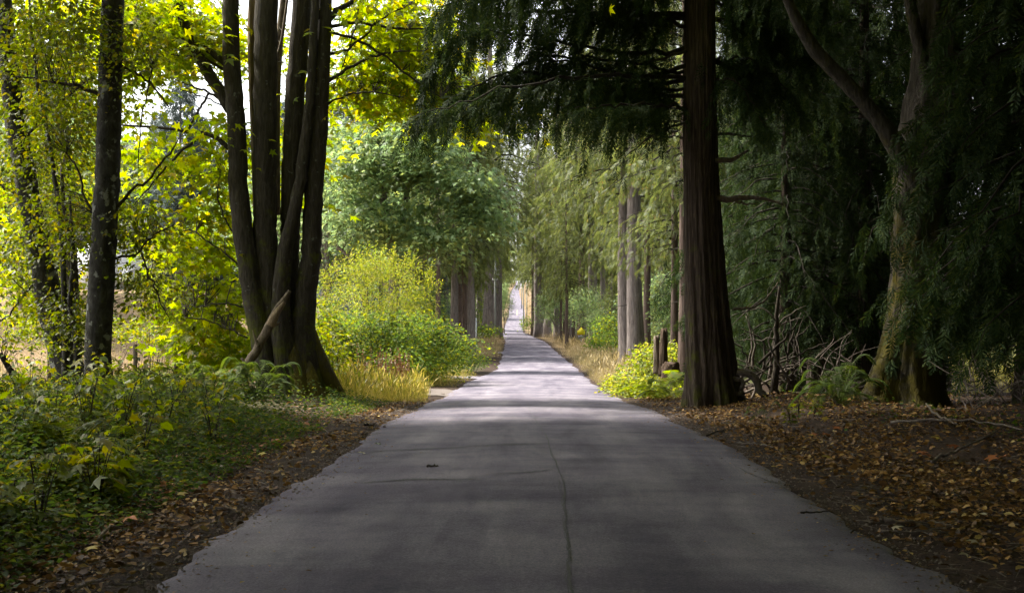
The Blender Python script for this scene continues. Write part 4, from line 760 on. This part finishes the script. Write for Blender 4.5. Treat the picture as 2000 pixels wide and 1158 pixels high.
# leafy plants of the left verge: stems with broad leaves
def plant(name, label, x, Y, h, nst, mat, size, tm, grp, spread=.3):
    z = float(gz(x, Y)); t = thing(name, label, 'plant', (x, Y, z), grp); g = G(); gl = G(); pos = []; ax = []
    for i in range(nst):
        a = rng.uniform(0, 6.28); e = np.array([x + math.cos(a) * spread * h, Y + math.sin(a) * spread * h, z + h * rng.uniform(.7, 1.1)]); p = spl([(x, Y, z - .03), ((x + e[0]) / 2, (Y + e[1]) / 2, z + h * .6), e], 8); tube(g, p, np.linspace(.007, .003, 8), 4, cap=False)
        for u in np.linspace(.3, 1, 7):
            q = p[min(7, int(u * 7))]; b = rng.uniform(0, 6.28); d = np.array([math.cos(b), math.sin(b), -.15]); pos.append(q + d * size * .6); ax.append(d + np.array([0, 0, -.3])); tube(g, np.array([q, q + d * size * .6]), [.003, .002], 3, cap=False)
    pos = np.array(pos); stamp(gl, tm, pos, np.array(ax), UP + rnd(len(pos)) * .4, size * rng.uniform(.7, 1.25, len(pos)))
    g.build('stems', M['twig'], t, True, kind='stuff'); gl.build('leaves', mat, t, kind='stuff'); return t
GL = 'broad-leaved plants on the left verge'
for i in range(130):
    Y = rng.uniform(8.5, 27); px = rng.uniform(-60, 430) if i % 3 else rng.uniform(-60, 300); x = PX(px, Y)
    if Y > 21 and px > 360: continue
    if x > xc(Y) - hw(Y) - 1.3: x = float(xc(Y) - hw(Y) - rng.uniform(1.3, 3.5))
    pl = ('lobed' if i % 2 else 'oval', 'close in at the lower left' if Y < 14 else ('halfway along the left verge' if Y < 20 else 'below the left alders'))
    plant('leafy_plant', f'broad-leaved plant with {pl[0]} yellow-green leaves {pl[1]}', x, Y, rng.uniform(.35, 1.05) * (.6 + .4 * (Y > 15)), int(rng.integers(3, 6)), M['sapling'], rng.uniform(.09, .18), T_MAPLE if i % 2 else T_OVATE, f'{pl[0]}-leaved plants {pl[1]}')

# ------------------------------------------------------------------ ferns
def frond_mesh(L, a, b, npin, wid, mat, name='frond'):
    g = G(); t = np.linspace(0, 1, 12); p = np.c_[0 * t, L * t * (1 - .25 * b * t), L * (a * t - b * t ** 2)]; tube(g, p, np.linspace(.006, .002, 12), 3, cap=False)
    pos = []; ax = []; sz = []
    for i in range(npin):
        u = .14 + .85 * i / npin; q = np.array([np.interp(u, t, p[:, k]) for k in range(3)]); f = nrmz(np.array([0, 1 - .5 * b * u, a - 2 * b * u]))
        for s in (-1, 1): pos.append(q); ax.append(np.array([s, 0, -.12]) + f * .35); sz.append(wid * math.sin(math.pi * (.18 + .8 * (1 - u) ** .8)) * random.uniform(.9, 1.1))
    stamp(g, (np.array([(-.10, 0, 0), (.10, 0, 0), (.09, .55, .02), (-.09, .55, .02), (0, 1, -.05)]), [[[0, 1, 2, 3]], [[3, 2, 4]]]), np.array(pos), np.array(ax), np.tile(np.array([0, -.2, 1.]), (len(pos), 1)), np.array(sz)); return g.mesh(name, mat)
fr = {'fern': [frond_mesh(1.0, 1.3, 1.15, 26, .13, M['fern']), frond_mesh(1.0, 1.9, 1.5, 26, .13, M['fern']), frond_mesh(1.0, .8, .9, 26, .13, M['fern'])], 'bracken': [frond_mesh(1.0, 1.2, .9, 18, .26, M['bracken']), frond_mesh(1.0, 1.7, 1.2, 18, .26, M['bracken']), frond_mesh(1.0, .8, .7, 18, .24, M['bracken'])]}
def fern(name, label, px, Y, n, L, kind='fern', grp=None):
    b = gp(px, Y); t = thing(name, label, 'fern', b, grp)
    for i in range(n):
        o = bpy.data.objects.new('frond', fr[kind][i % 3]); COL.objects.link(o); o.parent = t; o.rotation_euler = (random.gauss(0, .12), random.gauss(0, .15), i * 2.4 + random.gauss(0, .25)); s = L * random.uniform(.75, 1.2); o.scale = (s, s, s); o.location = (random.gauss(0, .04), random.gauss(0, .04), 0)
    return t
fern('sword_fern', 'dark sword fern at the left foot of the maple', 500, 26.6, 34, 1.25); fern('sword_fern', 'dark sword fern left of the leaning branch', 440, 26.2, 28, 1.15); fern('sword_fern', 'large sword fern beside the mossy maple', 1640, 21.8, 40, 1.1)
fern('sword_fern', 'small fern growing from the leaf litter right of the road', 1492, 20.5, 9, .5); fern('lady_fern', 'upright pale green fern in front of the dark sword ferns', 402, 21.5, 9, .75, 'bracken')
for i, (px, Y, L, lab) in enumerate([(1315, 32, 1.0, 'sunlit bracken against the left side of the great cedar'), (1290, 33, .9, 'sunlit bracken in the middle of the fern patch by the great cedar'), (1262, 34, .8, 'sunlit bracken nearest the road below the firs'), (1325, 34.5, .95, 'sunlit bracken in front of the low stump'),
                                     (290, 25.5, .95, 'bracken in the undergrowth below the left alders'), (340, 26.5, .95, 'bracken left of the dark sword ferns'), (240, 24.5, .9, 'bracken at the foot of the dark upright alder'), (395, 28, .9, 'sunlit bracken behind the leaning branch')]): fern('bracken_fern', lab, px, Y, 12, L, 'bracken')

for i in range(14):
    Y = rng.uniform(12.5, 22); px = rng.uniform(10, 380); x = min(PX(px, Y), float(xc(Y) - hw(Y) - 1.2)); fern('lady_fern', 'loose yellow-green fern among the broad-leaved plants of the left verge', x / Y * FPX + VX, Y, 9, rng.uniform(.55, .85), 'bracken', 'ferns among the left verge plants')
for px, Y in ((1560, 21.0), (1590, 20.4), (1545, 19.6)): plant('leafy_plant', 'small yellow-leaved seedling on the right soil bank below the sword fern', PX(px, Y), Y, .28, 4, M['sapling'], .09, T_MAPLE, 'seedlings below the sword fern')
# ------------------------------------------------------------------ ground cover, litter, grasses
def scatter_xy(n, f, yr, pw=1.0):
    """n points: Y by 1/Y^pw, offset d from the road edge by f(Y, u)"""
    u = rng.uniform(0, 1, n); Y = yr[0] * (yr[1] / yr[0]) ** u if pw == 1 else yr[0] + (yr[1] - yr[0]) * u; return f(Y), Y
def stuff(name, label, gobj, mat):
    o = gobj.build(name, mat, kind='stuff'); o['label'] = label; return o
# low herbs left
n = 60000; Y = 6.2 * (30 / 6.2) ** rng.uniform(0, 1, n); d = 1 + rng.gamma(1.6, 2.0, n); x = xc(Y) - hw(Y) + .15 - d * .9
clump = wob(x, Y, .5); keep = (clump + rng.normal(size=n) * .35 > -.55) & (x > -15) & ~((x / Y * FPX + VX > 385) & (x / Y * FPX + VX < 640) & (Y > 22) & (rng.uniform(0, 1, n) < .85)); x, Y, d = x[keep], Y[keep], d[keep]; n = len(x)
hgt = np.clip((d - .8) * .22 * (1 + .6 * clump[keep]), .02, .60) * rng.uniform(.05, 1, n) ** 1.3; a = rng.uniform(0, 6.28, n)
g = G(); stamp(g, T_OVATE, np.c_[x, Y, gz(x, Y) + .02 + hgt], np.c_[np.cos(a), np.sin(a), rng.uniform(-.5, .25, n)], UP + rnd(n) * .45, rng.uniform(.035, .085, n)); stuff('undergrowth', 'low dark green herbs carpeting the left verge', g, M['herb'])
n = 5200; Y = 12 * (30 / 12) ** rng.uniform(0, 1, n); d = 1.6 + rng.gamma(2.2, 1.5, n); x = xc(Y) + hw(Y) + d; cl = wob(x + 4, Y, .8); k = (cl + rng.normal(size=n) * .2 > .25) & (x < 14); x, Y = x[k], Y[k]; n = len(x); a = rng.uniform(0, 6.28, n)
g = G(); stamp(g, T_OVATE, np.c_[x, Y, gz(x, Y) + .02 + .18 * rng.uniform(0, 1, n) ** 2], np.c_[np.cos(a), np.sin(a), rng.uniform(-.4, .3, n)], UP + rnd(n) * .5, rng.uniform(.03, .08, n)); stuff('undergrowth', 'sparse patches of small green leaves on the right soil bank', g, M['herb'])
# litter both sides
g = G(); n = 72000; Y = 5.5 * (34 / 5.5) ** rng.uniform(0, 1, n); d = np.abs(rng.gamma(1.5, 1.7, n)); s = np.where(rng.uniform(0, 1, n) < .70, 1, -1); d = np.where(s < 0, d * .36, d); keep = (rng.uniform(0, 1, n) < .25 + .75 * sstep(.15, 1.1, d)) & (wob(x=s * d * 2 + 3, y=Y, f=.6) + rng.normal(size=n) * .4 > -.3) & (d < 10); Y, d, s = Y[keep], d[keep], s[keep]; n = len(Y)
x = xc(Y) + s * (hw(Y) - .05 + d); a = rng.uniform(0, 6.28, n); stamp(g, T_OVATE, np.c_[x, Y, gz(x, Y) + rng.uniform(.008, .05, n)], np.c_[np.cos(a), np.sin(a), rng.normal(size=n) * .22], UP + rnd(n) * .55, .026 + .07 * rng.uniform(0, 1, n) ** 2); stuff('leaf_litter', 'brown and ochre fallen leaves lying along both road edges', g, M['litter'])
g = G(); n = 1500; Y = 6 * (30 / 6) ** rng.uniform(0, 1, n); d = rng.gamma(1.4, 1.3, n); s = np.where(rng.uniform(0, 1, n) < .7, 1, -1); d = np.where(s < 0, d * .5, d); x = xc(Y) + s * (hw(Y) + .05 + d); a = rng.uniform(0, 3.14, n); L = rng.uniform(.05, .3, n)
z = gz(x, Y) + .018; stamp(g, (np.array([(-.02, 0, 0), (.02, 0, 0), (.015, 1, .02), (-.015, 1, .02), (0, .5, .05)]), [[[0, 1, 4], [1, 2, 4], [2, 3, 4], [3, 0, 4]]]), np.c_[x, Y, z], np.c_[np.cos(a), np.sin(a), rng.normal(size=n) * .12], np.tile(UP, (n, 1)), L); stuff('twig_litter', 'short dead twigs scattered in the leaf litter', g, M['deadgrey'])
g = G(); n = 2600; Y = 6 * (40 / 6) ** rng.uniform(0, 1, n); t = np.clip(1 - np.abs(rng.gamma(.9, .09, n)), -.2, .99) * np.where(rng.uniform(0, 1, n) < .6, 1, -1); X_, Z_ = rxz(Y, t); a = rng.uniform(0, 6.28, n); stamp(g, T_TINY, np.c_[X_, Y, Z_ + .006], np.c_[np.cos(a), np.sin(a), np.abs(rng.normal(size=n)) * .12], UP + rnd(n) * .2, .012 + .045 * rng.uniform(0, 1, n) ** 3); stuff('road_litter', 'tiny leaves and needles blown onto the asphalt', g, M['litter'])
# small crumbs of soil and grit at the asphalt edge
g = G(); n = 2600; Y = 5.5 * (26 / 5.5) ** rng.uniform(0, 1, n); s = np.where(rng.uniform(0, 1, n) < .5, 1, -1); d = rng.normal(size=n) * .16 + .03; x = xc(Y) + s * (hw(Y) + d); z = np.maximum(gz(x, Y), np.where(d < 0, zr(Y) - .02, -9)) + .008; stamp(g, (np.array([(-.5, 0, 0), (.5, .1, 0), (.1, .9, 0), (0, .4, .6)]), [[[0, 1, 3], [1, 2, 3], [2, 0, 3]]]), np.c_[x, Y, z], rnd(n) * np.array([1, 1, 0.01]), np.tile(UP, (n, 1)), rng.uniform(.01, .035, n)); stuff('gravel', 'grit and crumbs of soil along the asphalt edges', g, M['gravel'])
def grass(name, label, areas, hh, mat, plume=.35, lean=.25):
    g = G()
    for (px0, px1, y0, y1, n) in areas:
        Y = rng.uniform(y0, y1, n); x = PX(rng.uniform(px0, px1, n), Y); s = x - xc(Y); k = np.abs(s) > hw(Y) + .12; x, Y = x[k], Y[k]; m = len(x); h = rng.uniform(.5, 1.1, m) * hh * np.clip(1 + .5 * wob(x, Y, 1.3), .3, 1.9) * (.6 + .8 * rng.uniform(0, 1, m) ** 3) * (.45 + .55 * sstep(.1, 1.2, np.abs(x - xc(Y)) - hw(Y)))
        pl = rng.uniform(0, 1, m) < plume; base = np.c_[x, Y, gz(x, Y) - .02]; ax = UP + rnd(m) * lean * np.array([1, 1, .2]); nm = rnd(m) * np.array([1, 1, .05]) + np.array([0, .01, 0]); far = np.maximum(1, Y / 45)
        stamp(g, (T_BLADE[0] * np.array([.8, 1, 1]), T_BLADE[1]), base[~pl], ax[~pl], nm[~pl], h[~pl]); stamp(g, (T_PLUME[0] * np.array([1.6, 1, 1]), T_PLUME[1]), base[pl], ax[pl], nm[pl], h[pl] * 1.15)
    return stuff(name, label, g, mat)
grass('golden_grass', 'golden-green grass in the sun right of the maple base', [(640, 835, 30.5, 42, 16000), (620, 700, 33, 40, 3500), (790, 930, 45, 62, 7000), (680, 820, 38, 46, 7000)], .50, M['grass_mix'], .5, .35)
grass('golden_grass', 'dry golden grass on both road edges past the bend', [(925, 985, 100, 140, 6000), (940, 990, 140, 190, 2500), (1050, 1150, 100, 150, 6000), (1030, 1110, 150, 230, 4000), (1095, 1210, 66, 110, 8000), (1150, 1240, 48, 70, 5000)], .75, M['grass_gold'], .55)
grass('verge_grass', 'green weeds mixed into the right road edge', [(1140, 1215, 44, 62, 2500), (1120, 1200, 62, 90, 2500), (1190, 1260, 36, 46, 2500)], .45, M['grass_mix'], .1)
grass('hill_grass', 'dry grass bank by the far climbing road', [(1018, 1045, 390, 520, 2500), (1012, 1030, 520, 700, 1500), (970, 997, 330, 400, 1800)], 1.6, M['grass_gold'], .3)
grass('field_grass', 'dry grass of the open field behind the maple', [(-60, 480, 33, 48, 12000), (-60, 520, 48, 80, 9000)], .6, M['grass_gold'], .4)
grass('meadow_grass', 'sunlit green meadow seen through the gap at the right', [(1760, 2100, 36, 110, 14000)], .7, M['grass_mix'], .1)
# russet dock stalks
dk = thing('dock_stalks', 'russet seeding dock stalks in front of the bramble thicket', 'plant', gp(745, 41)); g = G(); gl = G()
for i in range(60):
    px = rng.uniform(698, 800); b = gp(px, 41 + rng.uniform(-1, 1)); h = rng.uniform(.7, 1.35); e = b + np.array([rng.normal() * .1, rng.normal() * .1, h]); tube(g, np.array([b, (b + e) / 2 + rnd(1)[0] * .02, e]), [.008, .006, .003], 4, cap=False); k = 16; u = rng.uniform(.4, 1, (k, 1)); stamp(gl, T_TINY, b + (e - b) * u, nrmz(rnd(k)) + UP, rnd(k), .09 * rng.uniform(.6, 1.2, k))
g.build('stems', M['dock'], dk, kind='stuff'); gl.build('seeds', M['dock'], dk, kind='stuff')

# picked-out fallen leaves
def fallen(px, py, size, mk, label, grp=None, on=False, tm=T_MAPLE):
    ys = np.arange(5, 60, .02); zs = CAMZ - (py - VY) / FPX * ys; xs = PX(px, ys); gg = np.where(np.abs(xs - xc(ys)) < hw(ys), zr(ys) + .03, gz(xs, ys) + .05); i = int(np.argmax(zs < gg)); b = np.array([xs[i], ys[i], gg[i] + .012])
    if abs(b[0] - xc(b[1])) < hw(b[1]) - .1: b[2] = float(on_road(b[0], b[1])) + .014
    g = G(); a = rng.uniform(0, 6.28); stamp(g, tm, np.zeros((1, 3)), np.array([[math.cos(a), math.sin(a), rng.uniform(.0, .35)]]), UP[None] + rnd(1) * .25, size); o = bpy.data.objects.new('fallen_leaf', g.mesh('fallen_leaf', M[mk])); COL.objects.link(o); o.location = b; return tag(o, label, 'leaf', grp)
for q in [(305, 882), (340, 892), (315, 935), (330, 950), (345, 962), (510, 870), (540, 865), (430, 855), (248, 1013), (150, 985), (600, 830)]: fallen(*q, .17, 'leaf_orange', 'curled orange maple leaf fallen on the left verge', 'orange leaves on the left verge')
for q in [(352, 968), (178, 1075), (155, 1000), (640, 872), (515, 888)]: fallen(*q, .11, 'leaf_yellow', 'yellow leaf fallen on the left verge', 'yellow leaves on the left verge')
for q in [(335, 938), (232, 1022), (425, 912), (515, 922), (60, 1048), (675, 826)]: fallen(*q, .12, 'leaf_pale', 'pale dried leaf fallen on the left verge', 'pale leaves on the left verge')
for q in [(1635, 838), (1595, 850), (1790, 885), (1808, 890), (1870, 873), (1955, 895), (1940, 898), (1605, 848)]: fallen(*q, .16, 'leaf_orange', 'curled orange maple leaf fallen on the right verge', 'orange leaves on the right verge')
for q in [(1615, 820), (1592, 852), (1622, 897), (1835, 858), (1480, 790)]: fallen(*q, .15, 'leaf_yellow', 'yellow maple leaf fallen on the right verge', 'yellow leaves on the right verge')
for q in [(1870, 1003), (1905, 1062), (1920, 1008), (1742, 1034), (1890, 1085), (1925, 910)]: fallen(*q, .10, 'leaf_pale', 'pale dried leaf fallen on the right verge', 'pale leaves on the right verge')
fallen(738, 863, .12, 'leaf_green', 'small green leaf lying on the asphalt near the left edge', None, True); fallen(714, 882, .14, 'leaf_pale', 'pale leaf lying on the asphalt near the left edge', None, True); fallen(1518, 913, .10, 'leaf_yellow', 'pale yellow leaf lying at the right asphalt edge', None, True); fallen(1727, 1055, .06, 'leaf_yellow', 'tiny yellow leaf at the right asphalt edge near the camera', None, True)
# sticks
def gpix(px, py):
    ys = np.arange(5, 60, .02); zs = CAMZ - (py - VY) / FPX * ys; xs = PX(px, ys); gg = np.where(np.abs(xs - xc(ys)) < hw(ys), zr(ys) + .02, gz(xs, ys)); i = int(np.argmax(zs < gg)); return np.array([xs[i], ys[i], (float(on_road(xs[i], ys[i])) if abs(xs[i] - xc(ys[i])) < hw(ys[i]) else gg[i])])
def stick(label, pix, r, mat='deadgrey', lift=0.0):
    p = np.array([gpix(*q) for q in pix]); p[:, 2] += r + lift; t = thing('fallen_stick', label, 'stick', p[0]); g = G(); q = spl(p, 16); q[:, 2] += np.abs(rng.normal(size=16)) * r * .8; tube(g, q, np.linspace(r, r * .45, 16), 7, bark_fl(3, .12)); g.build('wood', M[mat], t, True)
stick('thin dark twig lying on the asphalt near the right edge', [(1564, 1000), (1590, 998), (1612, 996), (1628, 990)], .009, 'twig'); stick('short black stick lying on the left lane', [(834, 913), (845, 912), (856, 913)], .014, 'twig'); stick('long dead stick lying at the right asphalt edge', [(1728, 1024), (1770, 1026), (1820, 1027), (1868, 1034)], .018)
stick('bent pale stick in the left verge herbs', [(192, 1072), (208, 1052), (218, 1047), (242, 1045)], .014, 'deadwood', .05); stick('pale stick end beside the dark sword ferns', [(418, 800), (432, 799), (442, 800)], .04, 'deadwood', .05); stick('thin stick among the leaves left of the maple roots', [(575, 796), (590, 797), (600, 798)], .02, 'deadwood', .03)
stick('thin stick in the litter below the great cedar', [(1440, 868), (1480, 871), (1515, 877)], .014); stick('dark stick across the litter right of the great cedar', [(1380, 849), (1410, 843), (1430, 840)], .014, 'twig'); stick('forked pale stick rising from the soil bank at the right', [(1810, 800), (1825, 820), (1850, 835), (1870, 842)], .022, 'deadwood', .06); stick('long dead branch sloping through the litter at the right', [(1820, 915), (1850, 900), (1885, 885), (1960, 845)], .022, 'deadgrey', .04); stick('dead branch lying along the soil bank at the far right', [(1740, 835), (1840, 832), (1930, 838), (2000, 850)], .02, 'deadgrey', .05)
stick('broken stick on the left soil edge by the asphalt', [(438, 996), (455, 1000), (468, 1004)], .016, 'deadwood'); stick('short dark stick on the left soil edge nearer the maple', [(710, 834), (722, 833), (732, 831)], .02, 'twig')
stick('small curled twig on the asphalt near the right edge', [(1662, 1036), (1668, 1031), (1671, 1029)], .006, 'twig')

# ------------------------------------------------------------------ school sign, utility poles, fence, house
YS = 128; b = gp(1135, YS); sg = thing('school_sign', 'yellow five-sided school sign with two walking figures, small grey plaque below', 'sign', b)
g = G(); c = P(1135, 655, YS); z0 = CAMZ - (654 - VY) / FPX * YS; w_ = .42; k = YS / FPX
tube(g, np.array([[c[0], YS + .05, b[2] - .3], [c[0], YS + .05, z0 + .75]]), [.035, .035], 8); g.build('post', M['metal'], sg)
def flat(name, pts, y, mat, parent=sg, th=.012):
    p = np.array(pts, float); n = len(p); V = np.vstack([np.c_[p[:, 0], np.full(n, y), p[:, 1]], np.c_[p[:, 0], np.full(n, y + th), p[:, 1]]]); g = G(); g.add(V, [list(range(n))], [list(range(2 * n - 1, n - 1, -1))], [[i, i + n, (i + 1) % n + n, (i + 1) % n] for i in range(n)]); return g.build(name, mat, parent)
def sx(px, py): return (c[0] + (px - 1135.0) * k, CAMZ - (py - VY) / FPX * YS)
bd = flat('board', [sx(1127.6, 653.8), sx(1142.6, 653.8), sx(1142.6, 646.6), sx(1135.1, 639.0), sx(1127.6, 646.6)], YS - .02, M['sign_yellow'])
def figure(px, py, h, f):
    s = h / 10.0; q = lambda a, e: (c[0] + (px + a * s * f - 1135.0) * k, CAMZ - (py - e * s - VY) / FPX * YS)
    th = np.arange(10) * .628; flat('figure', [q(.1 + 1.0 * math.cos(t), 9.0 + 1.0 * math.sin(t)) for t in th], YS - .027, M['sign_black'], bd, .004)
    flat('figure', [q(-1.3, 7.6), q(1.2, 7.6), q(3.2, 5.2), q(2.6, 4.8), q(1.2, 6.0), q(1.1, 3.6), q(2.6, .4), q(1.8, 0), q(.1, 3.0), q(-1.4, 0), q(-2.2, .3), q(-1.1, 3.6), q(-1.2, 5.8), q(-2.6, 4.6), q(-3.0, 5.2)], YS - .027, M['sign_black'], bd, .004)
figure(1136.2, 652.3, 10.6, 1); figure(1132.4, 652.2, 9.0, -1)
flat('plaque', [sx(1129.2, 662.0), sx(1141.0, 662.0), sx(1141.0, 655.0), sx(1129.2, 655.0)], YS - .02, M['sign_grey'])
cu = bpy.data.curves.new('lettering', 'FONT'); cu.body = '30 km'; cu.size = 4.6 * k; cu.extrude = .002; cu.align_x = 'CENTER'; tmp = bpy.data.objects.new('lettering', cu); COL.objects.link(tmp)
dg = bpy.context.evaluated_depsgraph_get(); me = bpy.data.meshes.new_from_object(tmp.evaluated_get(dg)); bpy.data.objects.remove(tmp); me.materials.clear(); me.materials.append(M['sign_black'])
o = bpy.data.objects.new('lettering', me); COL.objects.link(o); o.parent = sg; xx, zz = sx(1135.2, 660.2); o.location = (xx - sg.location.x, YS - .026 - sg.location.y, zz - sg.location.z); o.rotation_euler = (math.pi / 2, 0, 0)

def upole(label, px, Y, top, trans, w_=.13, base=None):
    b = gp(px, Y); t = thing('utility_pole', label, 'pole', b); zt = CAMZ - (top - VY) / FPX * Y; g = G(); tube(g, np.array([b - UP * .3, [b[0], Y, (zt + b[2]) / 2], [b[0], Y, zt]]), [w_ * 1.15, w_, w_ * .8], 12); g.build('shaft', M['polewood'], t, True)
    if trans:
        s = trans; kk = Y / FPX; g = G(); cz = CAMZ - (532 - VY) / FPX * Y if s == 1 else zt - 1.2; cx = b[0] + .34; zz = np.array([-.42, -.40, .34, .38, .40, .42]); tube(g, np.c_[np.full(6, cx), np.full(6, Y - .05), cz + zz], [.02, .22, .22, .25, .25, .02], 14); tr_ = g.build('transformer', M['enamel'], t, True)
        g = G(); tube(g, np.array([[cx - .08, Y - .05, cz + .42], [cx - .08, Y - .05, cz + .72]]), [.035, .03], 8); g.build('bushing', M['white'], tr_, True); g = G(); box(g, (b[0] + .15, Y - .02, cz + .2), (.25, .06, .06)); g.build('bracket', M['metal'], t)
        g = G(); box(g, (b[0], Y - .16, cz - 1.0), (.75, .06, .07)); g.build('cross_arm', M['metal'], t)
        for dx in (-.32, .32):
            g = G(); tube(g, np.array([[b[0] + dx, Y - .16, cz - .97], [b[0] + dx, Y - .16, cz - .82]]), [.04, .03], 8); g.build('insulator', M['white'], t, True)
    return t, b, zt
t1, b1, z1 = upole('grey utility pole with a pale transformer on the left roadside', 967, 168, 496, 1)
upole('slim utility pole at the foot of the climbing road, right side', 1022.5, 380, 540, 2, .16); upole('second slim utility pole beside the climbing road', 1029, 360, 548, 0, .14); upole('farthest utility pole against the dry bank', 1019, 470, 552, 2, .16)
for i, (ya, za, yb, zb_) in enumerate([(168, 566, 90, 548), (168, 588, 95, 570), (168, 500, 60, 330)]):   # service wires
    a = P(966, za, ya); e = P((905, 890, 700)[i], zb_, yb) if i < 2 else P(700, 250, 60); n = 20; u = np.linspace(0, 1, n)[:, None]; p = a + (e - a) * u - UP * (1.2 if i < 2 else 1.6) * 4 * u * (1 - u); g = G(); tube(g, p, [.012] * n, 4, cap=False)
    wv = thing('service_wire', ('upper slack service wire hung from the utility pole', 'lower slack service wire hung from the utility pole', 'power line running from the utility pole towards the near trees')[i], 'wire', a); g.build('cable', M['wire'], wv, True)
fn = thing('field_fence', 'old wire fence with brown wooden posts along the dry field', 'fence', gp(263, 34)); tops = []
for px, top, wd in ((-40, 655, .06), (96, 660, .07), (263, 672, .06), (343, 668, .065), (430, 676, .06), (520, 680, .06)):
    b = gp(px, 34); zt = CAMZ - (top - VY) / FPX * 34; g = G(); tube(g, np.array([b - UP * .2, [b[0] + .02, 34, (b[2] + zt) / 2], [b[0] + rng.normal() * .04, 34, zt]]), [wd * 1.05, wd, wd * .95], 9, bark_fl(3, .08)); g.build('post', M['post'], fn, True); tops.append((b[0], b[2], zt))
for f in (.3, .6, .9):
    g = G(); p = np.array([[a, 33.93, b_ + (c_ - b_) * f] for a, b_, c_ in tops]); tube(g, spl(p, 40), [.004] * 40, 3, cap=False); g.build('fence_wire', M['wire'], fn)
YH = 118; hx0, hx1 = PX(150, YH), PX(262, YH); hb = gp(205, YH); hz = hb[2] - .2; zt = CAMZ - (470 - VY) / FPX * YH
hs_ = thing('white_house', 'white sided house with dark windows up the field on the left', 'house', hb); g = G(); box(g, ((hx0 + hx1) / 2, YH + 3, (hz + zt) / 2), (hx1 - hx0, 6, zt - hz)); wl = g.build('wall', M['siding'], hs_)
for i in range(int((zt - hz) / .18)):
    if i > 26: break
    g = G(); box(g, ((hx0 + hx1) / 2, YH - .012, hz + .09 + i * .18), (hx1 - hx0 - .02, .02, .165)); g.build('siding_board', M['siding'], wl)
g = G(); xm = (hx0 + hx1) / 2; V = [(hx0 - .4, YH - .5, zt), (hx1 + .4, YH - .5, zt), (hx1 + .4, YH + 6.5, zt), (hx0 - .4, YH + 6.5, zt), (hx0 - .4, YH + 3, zt + 2.2), (hx1 + .4, YH + 3, zt + 2.2)]; g.add(V, [[0, 1, 5, 4], [2, 3, 4, 5], [3, 2, 1, 0]], [[0, 4, 3], [1, 2, 5]]); g.build('roof', M['roof'], hs_)
for (a, b_, top, bot) in ((161, 176, 520, 537), (241, 257, 522, 541)):
    x0, x1 = PX(a, YH), PX(b_, YH); ztp, zbt = CAMZ - (top - VY) / FPX * YH, CAMZ - (bot - VY) / FPX * YH; g = G(); box(g, ((x0 + x1) / 2, YH - .05, (ztp + zbt) / 2), (x1 - x0 + .2, .05, ztp - zbt + .2)); wn = g.build('window', M['white'], hs_)
    for j in range(2):
        g = G(); hw_ = (x1 - x0) / 2 - .04; box(g, (x0 + (x1 - x0) * (.25 + .5 * j), YH - .085, (ztp + zbt) / 2), (hw_, .02, ztp - zbt)); g.build('pane', M['pane'], wn)
    g = G(); box(g, ((x0 + x1) / 2, YH - .10, zbt - .12), (x1 - x0 + .3, .10, .06)); g.build('sill', M['white'], wn)
zd = CAMZ - (545 - VY) / FPX * YH; g = G(); box(g, (PX(245, YH), YH - 1.0, zd), (2.0, 1.8, .12)); g.build('deck', M['white'], hs_)
for i in range(6): g = G(); box(g, (PX(245, YH) - .95 + i * .38, YH - 1.88, zd + .5), (.05, .05, .9)); g.build('railing_post', M['post'], hs_)
g = G(); box(g, (PX(245, YH), YH - 1.88, zd + .98), (2.0, .07, .06)); g.build('handrail', M['post'], hs_)
for dx in (-.9, .9): g = G(); box(g, (PX(245, YH) + dx, YH - 1.8, zd - 1.2), (.12, .12, 2.3)); g.build('deck_post', M['post'], hs_)
# bare pale tree in the field
dt = thing('bare_tree', 'pale leafless tree in front of the haze-coloured firs', 'tree', gp(345, 130)); g = G(); tk = pixtube(g, [(343, 600), (344, 540), (346, 500), (348, 468)], [5, 4, 3, 1], 130, 14, 6, wig=.05); g.build('trunk', M['deadgrey'], dt, True); g = G()
for i in range(40):
    y0 = rng.uniform(478, 560); a = rng.choice([-1, 1]); L = rng.uniform(8, 26); pixtube(g, [(345, y0), (345 + a * L * .5, y0 - L * .5), (345 + a * L * .8, y0 - L * 1.2)], [2, 1.3, .6], 130, 6, 4, wig=.08, cap=False)
g.build('branches', M['deadgrey'], dt, True, kind='stuff')
for i, nm_ in enumerate(('picket_fence',)):
    pf = thing('picket_fence', 'white picket fence fragment left of the driveway by the pole', 'fence', gp(936, 150))
    for j in range(9): x = PX(928, 150) + j * .13; g = G(); box(g, (x, 150, float(gz(x, 150)) + .6), (.09, .03, 1.2)); g.build('picket', M['white'], pf)
    g = G(); x = PX(928, 150) + .52; box(g, (x, 150.04, float(gz(x, 150)) + .85), (1.3, .03, .08)); g.build('rail', M['white'], pf)
gp_ = thing('roadside_post', 'greenish marker post beside the last trunk of the dark row', 'post', gp(930, 120)); g = G(); b = gp(930, 120); tube(g, np.array([b - UP * .2, b + UP * 3.2]), [.06, .055], 8); g.build('shaft', M['metal'], gp_, True)
